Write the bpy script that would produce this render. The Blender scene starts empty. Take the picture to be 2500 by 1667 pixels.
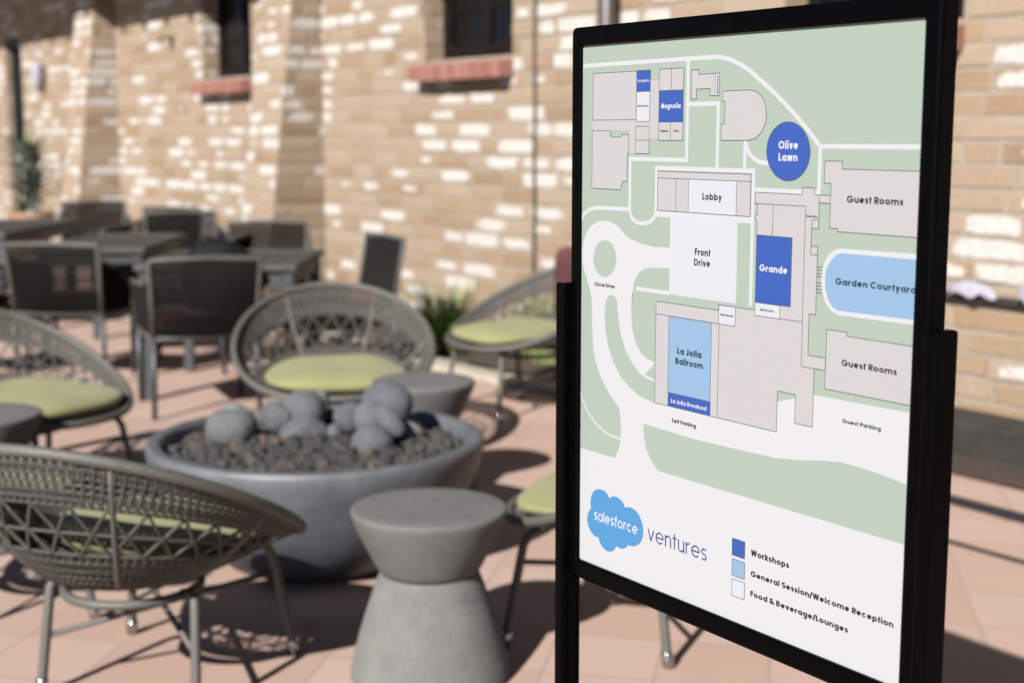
import bpy, math, random
from mathutils import Vector, Matrix
random.seed(7)
R = math.radians
sc = bpy.context.scene
col = sc.collection

# ------------------------------------------------------------------ camera
PITCH, HEAD = R(8.332), R(55.741)          # tilt down; heading, west of straight at the wall
fwd = Vector((-math.sin(HEAD) * math.cos(PITCH), math.cos(HEAD) * math.cos(PITCH), -math.sin(PITCH)))
cam_data = bpy.data.cameras.new("camera")
cam = bpy.data.objects.new("camera", cam_data)
col.objects.link(cam)
cam.location = (0, 0, 1.4)
cam.rotation_euler = fwd.to_track_quat('-Z', 'Y').to_euler()
cam_data.sensor_width = 36
cam_data.lens = 50.0
cam_data.clip_start = 0.05
cam_data.clip_end = 500
cam_data.dof.use_dof = True
cam_data.dof.focus_distance = 1.73
cam_data.dof.aperture_fstop = 4.3
cam_data.dof.aperture_blades = 0
sc.camera = cam

# ------------------------------------------------------------------ sky and sun
SUN_TO = Vector((0.70, -1.33, 1.0)).normalized()
SUN_EL = math.asin(SUN_TO.z)
world = bpy.data.worlds.new("World")
sc.world = world
world.use_nodes = True
wn = world.node_tree.nodes
sky = wn.new('ShaderNodeTexSky')
sky.sky_type = 'NISHITA'
sky.sun_disc = False
sky.air_density = 0.35
sky.dust_density = 0.2
sky.sun_elevation = SUN_EL
sky.sun_rotation = math.atan2(SUN_TO.x, SUN_TO.y)
world.node_tree.links.new(sky.outputs[0], wn['Background'].inputs[0])
wn['Background'].inputs[1].default_value = 0.05
sun_data = bpy.data.lights.new("sun", 'SUN')
sun_data.energy = 5.0
sun_data.angle = R(0.53)
sun_data.color = (1.0, 0.97, 0.94)
sun = bpy.data.objects.new("sun", sun_data)
col.objects.link(sun)
sun.location = (6, -10, 12)
sun.rotation_euler = (-SUN_TO).to_track_quat('-Z', 'Y').to_euler()
sc.view_settings.view_transform = 'Standard'
sc.view_settings.look = 'None'
sc.view_settings.exposure = 1.43
sc.view_settings.gamma = 1.0
sc.view_settings.use_curve_mapping = False
sc.cycles.max_bounces = 8
sc.cycles.use_denoising = True

# ------------------------------------------------------------------ materials
ALB = 0.52          # swatch values below are scaled to surface albedos by this
class NT:
    def __init__(self, name):
        self.m = bpy.data.materials.new(name)
        self.m.use_nodes = True
        self.t = self.m.node_tree
        self.b = self.t.nodes['Principled BSDF']
    def n(self, typ, **kw):
        o = self.t.nodes.new(typ)
        for k, v in kw.items():
            if k in o.inputs.keys() if isinstance(k, str) else False:
                o.inputs[k].default_value = v
            else:
                setattr(o, k, v)
        return o
    def l(self, a, b): self.t.links.new(a, b)
    def noise(self, scale, detail=3.0, rough=0.55, vec=None):
        o = self.t.nodes.new('ShaderNodeTexNoise')
        o.inputs['Scale'].default_value = scale
        o.inputs['Detail'].default_value = detail
        o.inputs['Roughness'].default_value = rough
        if vec is None:
            tc = self.t.nodes.new('ShaderNodeTexCoord'); vec = tc.outputs['Object']
        self.l(vec, o.inputs['Vector'])
        return o
    def ramp(self, fac, stops, k=None):
        k = ALB if k is None else k
        o = self.t.nodes.new('ShaderNodeValToRGB')
        e = o.color_ramp.elements
        while len(e) < len(stops): e.new(0.5)
        for i, (p, c) in enumerate(stops):
            e[i].position = p
            e[i].color = (c[0] * k, c[1] * k, c[2] * k, 1)
        self.l(fac, o.inputs[0])
        return o
    def mix(self, fac, a, b, mode='MIX'):
        o = self.t.nodes.new('ShaderNodeMix'); o.data_type = 'RGBA'; o.blend_type = mode
        for sock, v in ((o.inputs[0], fac), (o.inputs[6], a), (o.inputs[7], b)):
            if hasattr(v, 'is_output'): self.l(v, sock)
            elif isinstance(v, (int, float)): sock.default_value = v
            else: sock.default_value = (v[0] * ALB, v[1] * ALB, v[2] * ALB, 1)
        return o.outputs[2]
    def math(self, op, a, b=0.0):
        o = self.t.nodes.new('ShaderNodeMath'); o.operation = op
        for sock, v in ((o.inputs[0], a), (o.inputs[1], b)):
            if hasattr(v, 'is_output'): self.l(v, sock)
            else: sock.default_value = v
        return o.outputs[0]
    def bump(self, h, strength, dist=0.01):
        o = self.t.nodes.new('ShaderNodeBump')
        o.inputs['Strength'].default_value = strength
        o.inputs['Distance'].default_value = dist
        self.l(h, o.inputs['Height'])
        self.l(o.outputs[0], self.b.inputs['Normal'])

def simple(name, c, rough=0.6, var=0.12, scale=30, bump=0.0, metal=0.0, spec=0.5, coat=0.0):
    k = NT(name)
    nz = k.noise(scale)
    lo = [x * (1 - var) for x in c]; hi = [min(1, x * (1 + var)) for x in c]
    rp = k.ramp(nz.outputs['Fac'], [(0.3, lo), (0.7, hi)])
    k.l(rp.outputs[0], k.b.inputs['Base Color'])
    k.b.inputs['Roughness'].default_value = rough
    k.b.inputs['Metallic'].default_value = metal
    k.b.inputs['Specular IOR Level'].default_value = spec
    k.b.inputs['Coat Weight'].default_value = coat
    if bump: k.bump(nz.outputs['Fac'], bump)
    return k.m

M = {}
# flat printed inks of the map sheet
PAPER = dict(paper=(.460, .468, .482), green=(.285, .345, .29), white=(.460, .468, .482), food=(.445, .462, .495),
             beige=(.385, .372, .374), blue=(.028, .075, .305), light=(.19, .31, .445), ink=(.014, .014, .016),
             ink2=(.007, .022, .04), navy=(.03, .045, .18), line=(.065, .065, .08), textwhite=(.48, .48, .51), cloud=(.06, .215, .42))
for nme, c in PAPER.items():
    M[nme] = simple('print_' + nme, c, rough=0.55, var=0.03, scale=900, spec=0.25)
M['black'] = simple('black_frame_paint', (.0015, .0015, .0017), rough=0.27, var=0.2, scale=60, spec=0.035)
M['weave'] = simple('woven_cord', (.066, .061, .05), rough=0.75, var=0.3, scale=90, bump=0.3)
M['frame'] = simple('chair_frame_cord', (.10, .094, .079), rough=0.6, var=0.18, scale=160, bump=0.3)
M['cap'] = simple('polished_steel', (.7, .7, .7), rough=0.16, var=0.05, metal=1.0)
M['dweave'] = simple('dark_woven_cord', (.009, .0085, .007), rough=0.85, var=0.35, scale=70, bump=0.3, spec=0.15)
M['dframe'] = simple('dark_bronze_tube', (.10, .093, .08), rough=0.6, var=0.15, spec=0.3)
M['dleg'] = simple('dark_grey_leg', (.038, .04, .045), rough=0.5, var=0.15)
M['tabletop'] = simple('table_slats', (.05, .046, .041), rough=0.6, var=0.2, scale=8)
M['bag'] = simple('black_fabric', (.005, .005, .007), rough=0.75, var=0.4, scale=25, bump=0.3, spec=0.15)
M['wood'] = simple('dark_window_wood', (.010, .0065, .005), rough=0.7, var=0.35, scale=6, spec=0.1)
M['eavewood'] = simple('dark_eave_wood', (.016, .012, .009), rough=0.8, var=0.3, scale=5)
M['glass'] = simple('dark_window_glass', (.006, .005, .005), rough=0.25, var=0.1, spec=0.15)
M['doorgreen'] = simple('dark_green_door', (.008, .018, .016), rough=0.5, var=0.2)
M['pipe'] = simple('brown_downpipe', (.07, .045, .036), rough=0.5, var=0.15, scale=5)
M['cable'] = simple('dark_cable_and_shadow_strip', (.03, .026, .02), rough=0.6)  # wall cable, and the floor strip that imitates a shadow line
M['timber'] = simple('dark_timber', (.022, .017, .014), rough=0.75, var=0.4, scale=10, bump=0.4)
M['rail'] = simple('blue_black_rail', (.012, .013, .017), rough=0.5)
M['cloth'] = simple('white_cloth', (.38, .36, .41), rough=0.9, var=0.06, scale=12)
M['maroon'] = simple('maroon_fabric', (.085, .017, .018), rough=0.9, var=0.1, scale=60)
def stone_mat():
    k = NT('grey_fire_stone')
    oi = k.t.nodes.new('ShaderNodeObjectInfo')
    n1 = k.noise(20, 4, 0.65); n2 = k.noise(70, 3, 0.6)
    tone = k.ramp(oi.outputs['Random'], [(0.0, (.07, .075, .086)), (0.45, (.12, .125, .138)), (0.75, (.145, .142, .142)), (1.0, (.20, .203, .212))])
    c = k.mix(k.ramp(n1.outputs['Fac'], [(0.35, (0, 0, 0)), (0.68, (1, 1, 1))], 0.55).outputs[0], tone.outputs[0], (.085, .086, .09))
    c = k.mix(k.ramp(n2.outputs['Fac'], [(0.55, (0, 0, 0)), (0.72, (1, 1, 1))], 0.4).outputs[0], c, (.27, .27, .275))
    k.l(c, k.b.inputs['Base Color'])
    k.b.inputs['Roughness'].default_value = 0.95
    k.bump(k.math('ADD', n1.outputs['Fac'], k.math('MULTIPLY', n2.outputs['Fac'], 0.6)), 0.9, 0.012)
    return k.m
M['stone'] = stone_mat()
M['pot'] = simple('terracotta_pot', (.36, .2, .13), rough=0.8, var=0.12, scale=8)
M['kerb'] = simple('pale_concrete', (.45, .40, .32), rough=0.9, var=0.12, scale=9, bump=0.2)
M['bowl'] = simple('smooth_dark_concrete', (.112, .117, .127), rough=0.55, var=0.22, scale=9, bump=0.12)

def fabric(name, c, var=0.1):
    k = NT(name)
    tc = k.t.nodes.new('ShaderNodeTexCoord')
    nz = k.noise(5, 2); fine = k.noise(420, 2)
    base = k.ramp(nz.outputs['Fac'], [(0.3, [x * (1 - var) for x in c]), (0.7, [x * (1 + var) for x in c])])
    cc = k.mix(0.18, base.outputs[0], k.ramp(fine.outputs['Fac'], [(0.35, [x * .6 for x in c]), (0.65, [min(1, x * 1.3) for x in c])]).outputs[0])
    k.l(cc, k.b.inputs['Base Color'])
    k.b.inputs['Roughness'].default_value = 0.95
    k.b.inputs['Sheen Weight'].default_value = 0.05
    k.bump(k.math('ADD', nz.outputs['Fac'], k.math('MULTIPLY', fine.outputs['Fac'], 0.15)), 0.25, 0.02)
    return k.m
M['cushion'] = fabric('green_cushion_fabric', (.265, .26, .108))
M['red'] = fabric('red_cushion_fabric', (.30, .022, .045), 0.2)

def brick_mat():
    k = NT('adobe_brick')
    at = k.t.nodes.new('ShaderNodeAttribute'); at.attribute_name = 'tone'
    wh = k.t.nodes.new('ShaderNodeAttribute'); wh.attribute_name = 'lime'
    uvn = k.t.nodes.new('ShaderNodeUVMap'); uvn.uv_map = 'brick'
    sep = k.t.nodes.new('ShaderNodeSeparateXYZ'); k.l(uvn.outputs[0], sep.inputs[0])
    base = k.ramp(at.outputs['Fac'], [(0.0, (.29, .175, .08)), (0.22, (.37, .265, .172)), (0.6, (.40, .31, .228)), (0.8, (.33, .21, .115)), (1.0, (.23, .13, .058))])
    n1 = k.noise(9, 4, 0.6); n2 = k.noise(55, 3, 0.6)
    c1 = k.mix(k.math('MULTIPLY', n1.outputs['Fac'], 0.5), base.outputs[0], (.44, .375, .30))
    c1 = k.mix(0.28, c1, k.ramp(n2.outputs['Fac'], [(0.3, (.28, .185, .11)), (0.7, (.42, .32, .235))]).outputs[0])
    p4 = lambda s: k.math('POWER', k.math('ABSOLUTE', s), 4.0)
    d = k.math('POWER', k.math('ADD', p4(sep.outputs[0]), p4(sep.outputs[1])), 0.25)
    nn = k.noise(14, 4, 0.65)
    d = k.math('ADD', d, k.math('MULTIPLY', k.math('SUBTRACT', nn.outputs['Fac'], 0.5), 1.35))
    msk = k.math('MULTIPLY', k.math('SUBTRACT', wh.outputs['Fac'], d), 5.0)
    mr = k.t.nodes.new('ShaderNodeClamp'); k.l(msk, mr.inputs[0])
    wcol = k.ramp(n2.outputs['Fac'], [(0.25, (.46, .41, .345)), (0.6, (.63, .60, .56))])
    cc = k.mix(mr.outputs[0], c1, wcol.outputs[0])
    k.l(cc, k.b.inputs['Base Color'])
    k.b.inputs['Roughness'].default_value = 0.95
    k.b.inputs['Specular IOR Level'].default_value = 0.1
    k.bump(k.math('ADD', n2.outputs['Fac'], k.math('MULTIPLY', mr.outputs[0], 0.6)), 0.5, 0.012)
    return k.m
M['brick'] = brick_mat()
def mortar_mat():
    k = NT('lime_mortar')
    n1 = k.noise(6, 4); n2 = k.noise(60, 3)
    rp = k.ramp(n1.outputs['Fac'], [(0.3, (.315, .26, .20)), (0.7, (.40, .345, .28))])
    k.l(rp.outputs[0], k.b.inputs['Base Color']); k.b.inputs['Roughness'].default_value = 1.0
    k.b.inputs['Specular IOR Level'].default_value = 0.1
    k.bump(n2.outputs['Fac'], 0.5, 0.01)
    return k.m
M['mortar'] = mortar_mat()
def sill_mat():
    k = NT('red_sill_brick')
    at = k.t.nodes.new('ShaderNodeAttribute'); at.attribute_name = 'tone'
    n1 = k.noise(30, 3)
    base = k.ramp(at.outputs['Fac'], [(0.0, (.26, .07, .045)), (0.6, (.31, .115, .08)), (1.0, (.35, .155, .115))])
    cc = k.mix(k.math('MULTIPLY', n1.outputs['Fac'], 0.45), base.outputs[0], (.38, .215, .17))
    k.l(cc, k.b.inputs['Base Color']); k.b.inputs['Roughness'].default_value = 0.9
    k.bump(n1.outputs['Fac'], 0.3, 0.01)
    return k.m
M['sill'] = sill_mat()

def patio_mat():
    k = NT('terracotta_paving')
    tc = k.t.nodes.new('ShaderNodeTexCoord')
    mp = k.t.nodes.new('ShaderNodeMapping'); mp.inputs['Rotation'].default_value = (0, 0, R(45))
    k.l(tc.outputs['Object'], mp.inputs[0])
    br = k.t.nodes.new('ShaderNodeTexBrick')
    br.offset = 0.0; br.squash = 1.0
    br.inputs['Scale'].default_value = 1.0
    br.inputs['Brick Width'].default_value = 0.294
    br.inputs['Row Height'].default_value = 0.294
    br.inputs['Mortar Size'].default_value = 0.006
    br.inputs['Mortar Smooth'].default_value = 0.35
    br.inputs['Color1'].default_value = (.465 * ALB, .31 * ALB, .24 * ALB, 1)
    br.inputs['Color2'].default_value = (.55 * ALB, .405 * ALB, .338 * ALB, 1)
    br.inputs['Mortar'].default_value = (.36 * ALB, .30 * ALB, .255 * ALB, 1)
    k.l(mp.outputs[0], br.inputs['Vector'])
    n1 = k.noise(3.2, 4, 0.6); n2 = k.noise(26, 4, 0.65); n3 = k.noise(170, 2)
    c = k.mix(k.math('MULTIPLY', n1.outputs['Fac'], 0.45), br.outputs['Color'], (.53, .37, .295))
    c = k.mix(k.math('MULTIPLY', n2.outputs['Fac'], 0.3), c, (.54, .385, .32))
    st = k.ramp(k.noise(5.5, 2, 0.4).outputs['Fac'], [(0.69, (1, 1, 1)), (0.76, (.82, .70, .62))], 1.0)
    c = k.mix(1.0, c, st.outputs[0], 'MULTIPLY')
    k.l(c, k.b.inputs['Base Color'])
    k.b.inputs['Roughness'].default_value = 0.7
    k.b.inputs['Specular IOR Level'].default_value = 0.25
    h = k.math('ADD', k.math('MULTIPLY', br.outputs['Fac'], -0.6), k.math('MULTIPLY', n2.outputs['Fac'], 0.25))
    k.bump(k.math('ADD', h, k.math('MULTIPLY', n3.outputs['Fac'], 0.08)), 0.35, 0.008)
    return k.m
M['patio'] = patio_mat()
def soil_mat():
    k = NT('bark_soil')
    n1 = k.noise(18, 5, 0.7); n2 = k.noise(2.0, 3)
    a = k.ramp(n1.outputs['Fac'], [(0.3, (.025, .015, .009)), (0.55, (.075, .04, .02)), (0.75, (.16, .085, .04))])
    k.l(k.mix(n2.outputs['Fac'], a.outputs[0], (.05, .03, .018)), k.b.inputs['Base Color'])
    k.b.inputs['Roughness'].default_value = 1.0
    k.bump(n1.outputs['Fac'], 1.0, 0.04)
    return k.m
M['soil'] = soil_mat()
def concrete_mat(name, c, ribs):
    k = NT(name)
    n1 = k.noise(14, 5, 0.6); n2 = k.noise(120, 3)
    a = k.ramp(n1.outputs['Fac'], [(0.28, [x * .74 for x in c]), (0.55, c), (0.78, [x * 1.22 for x in c])])
    cc = k.mix(0.35, a.outputs[0], k.ramp(n2.outputs['Fac'], [(0.3, [x * .7 for x in c]), (0.7, [x * 1.25 for x in c])]).outputs[0])
    k.l(cc, k.b.inputs['Base Color'])
    k.b.inputs['Roughness'].default_value = 0.85
    k.bump(k.math('ADD', n1.outputs['Fac'], k.math('MULTIPLY', n2.outputs['Fac'], 1.2 if ribs else 0.5)), 0.5 if ribs else 0.35, 0.005 if ribs else 0.004)
    return k.m
M['stooltop'] = concrete_mat('grey_cast_concrete', (.132, .132, .124), False)
M['stoolbase'] = concrete_mat('ribbed_concrete', (.162, .163, .15), True)
def lava_mat():
    k = NT('lava_rock')
    at = k.t.nodes.new('ShaderNodeAttribute'); at.attribute_name = 'tone'
    n1 = k.noise(160, 3)
    base = k.ramp(at.outputs['Fac'], [(0.0, (.018, .018, .02)), (0.62, (.05, .048, .047)), (0.9, (.085, .07, .058)), (1.0, (.16, .095, .062))])
    k.l(k.mix(k.math('MULTIPLY', n1.outputs['Fac'], 0.5), base.outputs[0], (.03, .027, .026)), k.b.inputs['Base Color'])
    k.b.inputs['Roughness'].default_value = 0.95
    k.bump(n1.outputs['Fac'], 0.8, 0.006)
    return k.m
M['lava'] = lava_mat()
def leaf_mat(name, a, b, trans=0.25):
    k = NT(name)
    n1 = k.noise(7, 2)
    k.l(k.ramp(n1.outputs['Fac'], [(0.3, a), (0.7, b)]).outputs[0], k.b.inputs['Base Color'])
    k.b.inputs['Roughness'].default_value = 0.55
    k.b.inputs['Subsurface Weight'].default_value = 0.0
    return k.m
M['blade'] = leaf_mat('green_blade', (.12, .20, .06), (.27, .34, .12))
M['bright'] = leaf_mat('bright_leaf', (.14, .34, .03), (.30, .50, .06))
M['agave'] = leaf_mat('grey_green_leaf', (.24, .29, .25), (.42, .45, .39))
M['darkleaf'] = leaf_mat('dark_leaf', (.02, .035, .018), (.07, .09, .035))
M['straw'] = leaf_mat('dry_blade', (.36, .26, .13), (.48, .36, .2))

# ------------------------------------------------------------------ mesh helpers
class MB:
    def __init__(self):
        self.v = []; self.f = []; self.mi = []; self.att = {}
        self.uv = {}
    def face(self, idx, mi=0): self.f.append(tuple(idx)); self.mi.append(mi); return len(self.f) - 1
    def add(self, pts):
        n = len(self.v); self.v += [tuple(p) for p in pts]; return n
    def box(self, a, b, mi=0, mat=None):
        (x0, y0, z0), (x1, y1, z1) = a, b
        P = [(x0, y0, z0), (x1, y0, z0), (x1, y1, z0), (x0, y1, z0), (x0, y0, z1), (x1, y0, z1), (x1, y1, z1), (x0, y1, z1)]
        if mat is not None: P = [tuple(mat @ Vector(p)) for p in P]
        n = self.add(P)
        for q in ((0, 3, 2, 1), (4, 5, 6, 7), (0, 1, 5, 4), (1, 2, 6, 5), (2, 3, 7, 6), (3, 0, 4, 7)):
            self.face([n + i for i in q], mi)
    def tube(self, path, r, sides=6, closed=False, mi=0, caps=True):
        P = [Vector(p) for p in path]; N = len(P)
        rs = r if isinstance(r, (list, tuple)) else [r] * N
        start = len(self.v)
        ref = None
        for i in range(N):
            if closed: t = P[(i + 1) % N] - P[i - 1]
            else: t = P[min(i + 1, N - 1)] - P[max(i - 1, 0)]
            if t.length < 1e-9: t = Vector((0, 0, 1))
            t.normalize()
            if ref is None:
                ref = Vector((0, 0, 1)) if abs(t.z) < 0.9 else Vector((1, 0, 0))
            u = ref - t * ref.dot(t)
            if u.length < 1e-6: u = t.orthogonal()
            u.normalize(); w = t.cross(u); ref = u
            for s in range(sides):
                a = 2 * math.pi * s / sides
                self.v.append(tuple(P[i] + (u * math.cos(a) + w * math.sin(a)) * rs[i]))
        M_ = N if closed else N - 1
        for i in range(M_):
            for s in range(sides):
                a = start + i * sides + s; b = start + i * sides + (s + 1) % sides
                j = (i + 1) % N
                c = start + j * sides + (s + 1) % sides; d = start + j * sides + s
                self.face((a, b, c, d), mi)
        if caps and not closed:
            self.face([start + s for s in range(sides)][::-1], mi)
            self.face([start + (N - 1) * sides + s for s in range(sides)], mi)
    def lathe(self, prof, seg=64, mi=0, center=(0, 0), jitter=None, capb=True, capt=False):
        start = len(self.v)
        for (r, z) in prof:
            for s in range(seg):
                a = 2 * math.pi * s / seg
                rr = r + (jitter(s, z) if jitter else 0)
                self.v.append((center[0] + rr * math.cos(a), center[1] + rr * math.sin(a), z))
        for i in range(len(prof) - 1):
            for s in range(seg):
                a = start + i * seg + s; b = start + i * seg + (s + 1) % seg
                self.face((a, b, b + seg, a + seg), mi)
        if capb: self.face([start + s for s in range(seg)][::-1], mi)
        if capt: self.face([start + (len(prof) - 1) * seg + s for s in range(seg)], mi)
    def ribbon(self, pts, w, conv, closed=False, mi=0):
        """flat band of width w along 2-D points; conv maps (u, v) to 3-D"""
        P = [Vector((p[0], p[1])) for p in pts]; N = len(P)
        L = []; Rr = []
        for i in range(N):
            if closed or 0 < i < N - 1:
                d0 = (P[i] - P[i - 1]).normalized(); d1 = (P[(i + 1) % N] - P[i]).normalized()
                n0 = Vector((-d0.y, d0.x)); n1 = Vector((-d1.y, d1.x))
                m = n0 + n1
                if m.length < 1e-6: m = n0.copy()
                m.normalize(); k = 1 / max(0.35, m.dot(n0))
                o = m * (w / 2 * k)
            else:
                d = (P[1] - P[0]) if i == 0 else (P[-1] - P[-2])
                d.normalize(); o = Vector((-d.y, d.x)) * (w / 2)
            L.append(P[i] + o); Rr.append(P[i] - o)
        n = self.add([conv(p) for p in L] + [conv(p) for p in Rr])
        for i in range(N if closed else N - 1):
            j = (i + 1) % N
            self.face((n + i, n + N + i, n + N + j, n + j), mi)
    def setatt(self, name, fi, val): self.att.setdefault(name, {})[fi] = val
    def build(self, name, mats, parent=None, smooth=False):
        me = bpy.data.meshes.new(name)
        me.from_pydata(self.v, [], self.f)
        if not isinstance(mats, (list, tuple)): mats = [mats]
        for m in mats: me.materials.append(m)
        me.polygons.foreach_set('material_index', self.mi)
        if smooth: me.polygons.foreach_set('use_smooth', [True] * len(self.f))
        for an, d in self.att.items():
            a = me.attributes.new(an, 'FLOAT', 'FACE')
            vals = [0.0] * len(self.f)
            for i, v in d.items(): vals[i] = v
            a.data.foreach_set('value', vals)
        if self.uv:
            ul = me.uv_layers.new(name='brick')
            for p in me.polygons:
                q = self.uv.get(p.index)
                if q:
                    for k_, li in enumerate(p.loop_indices): ul.data[li].uv = q[k_]
        me.update()
        o = bpy.data.objects.new(name, me)
        col.objects.link(o)
        if parent is not None: o.parent = parent
        return o

def tag(o, label=None, cat=None, group=None, kind=None):
    if label: o['label'] = label
    if cat: o['category'] = cat
    if group: o['group'] = group
    if kind: o['kind'] = kind
    return o
def empty(name, loc=(0, 0, 0), rz=0.0):
    o = bpy.data.objects.new(name, None); col.objects.link(o)
    o.location = loc; o.rotation_euler = (0, 0, rz); o.empty_display_size = 0.1
    return o
KIDS = {}
def children(o): return [c for c in bpy.data.objects if c.parent == o]
def copy_tree(o, parent=None):
    c = o.copy(); col.objects.link(c)
    if parent is not None: c.parent = parent
    for ch in children(o): copy_tree(ch, c)
    return c
def heading(dx, dy): return math.atan2(dy, dx) - math.pi / 2     # local +Y looks along (dx, dy)
def smoothstep(a, b, x):
    t = max(0, min(1, (x - a) / (b - a))); return t * t * (3 - 2 * t)
def bevel(o, w=0.004, seg=2):
    m = o.modifiers.new('edge', 'BEVEL'); m.width = w; m.segments = seg; m.limit_method = 'ANGLE'; m.angle_limit = R(40)
    return o

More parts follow.
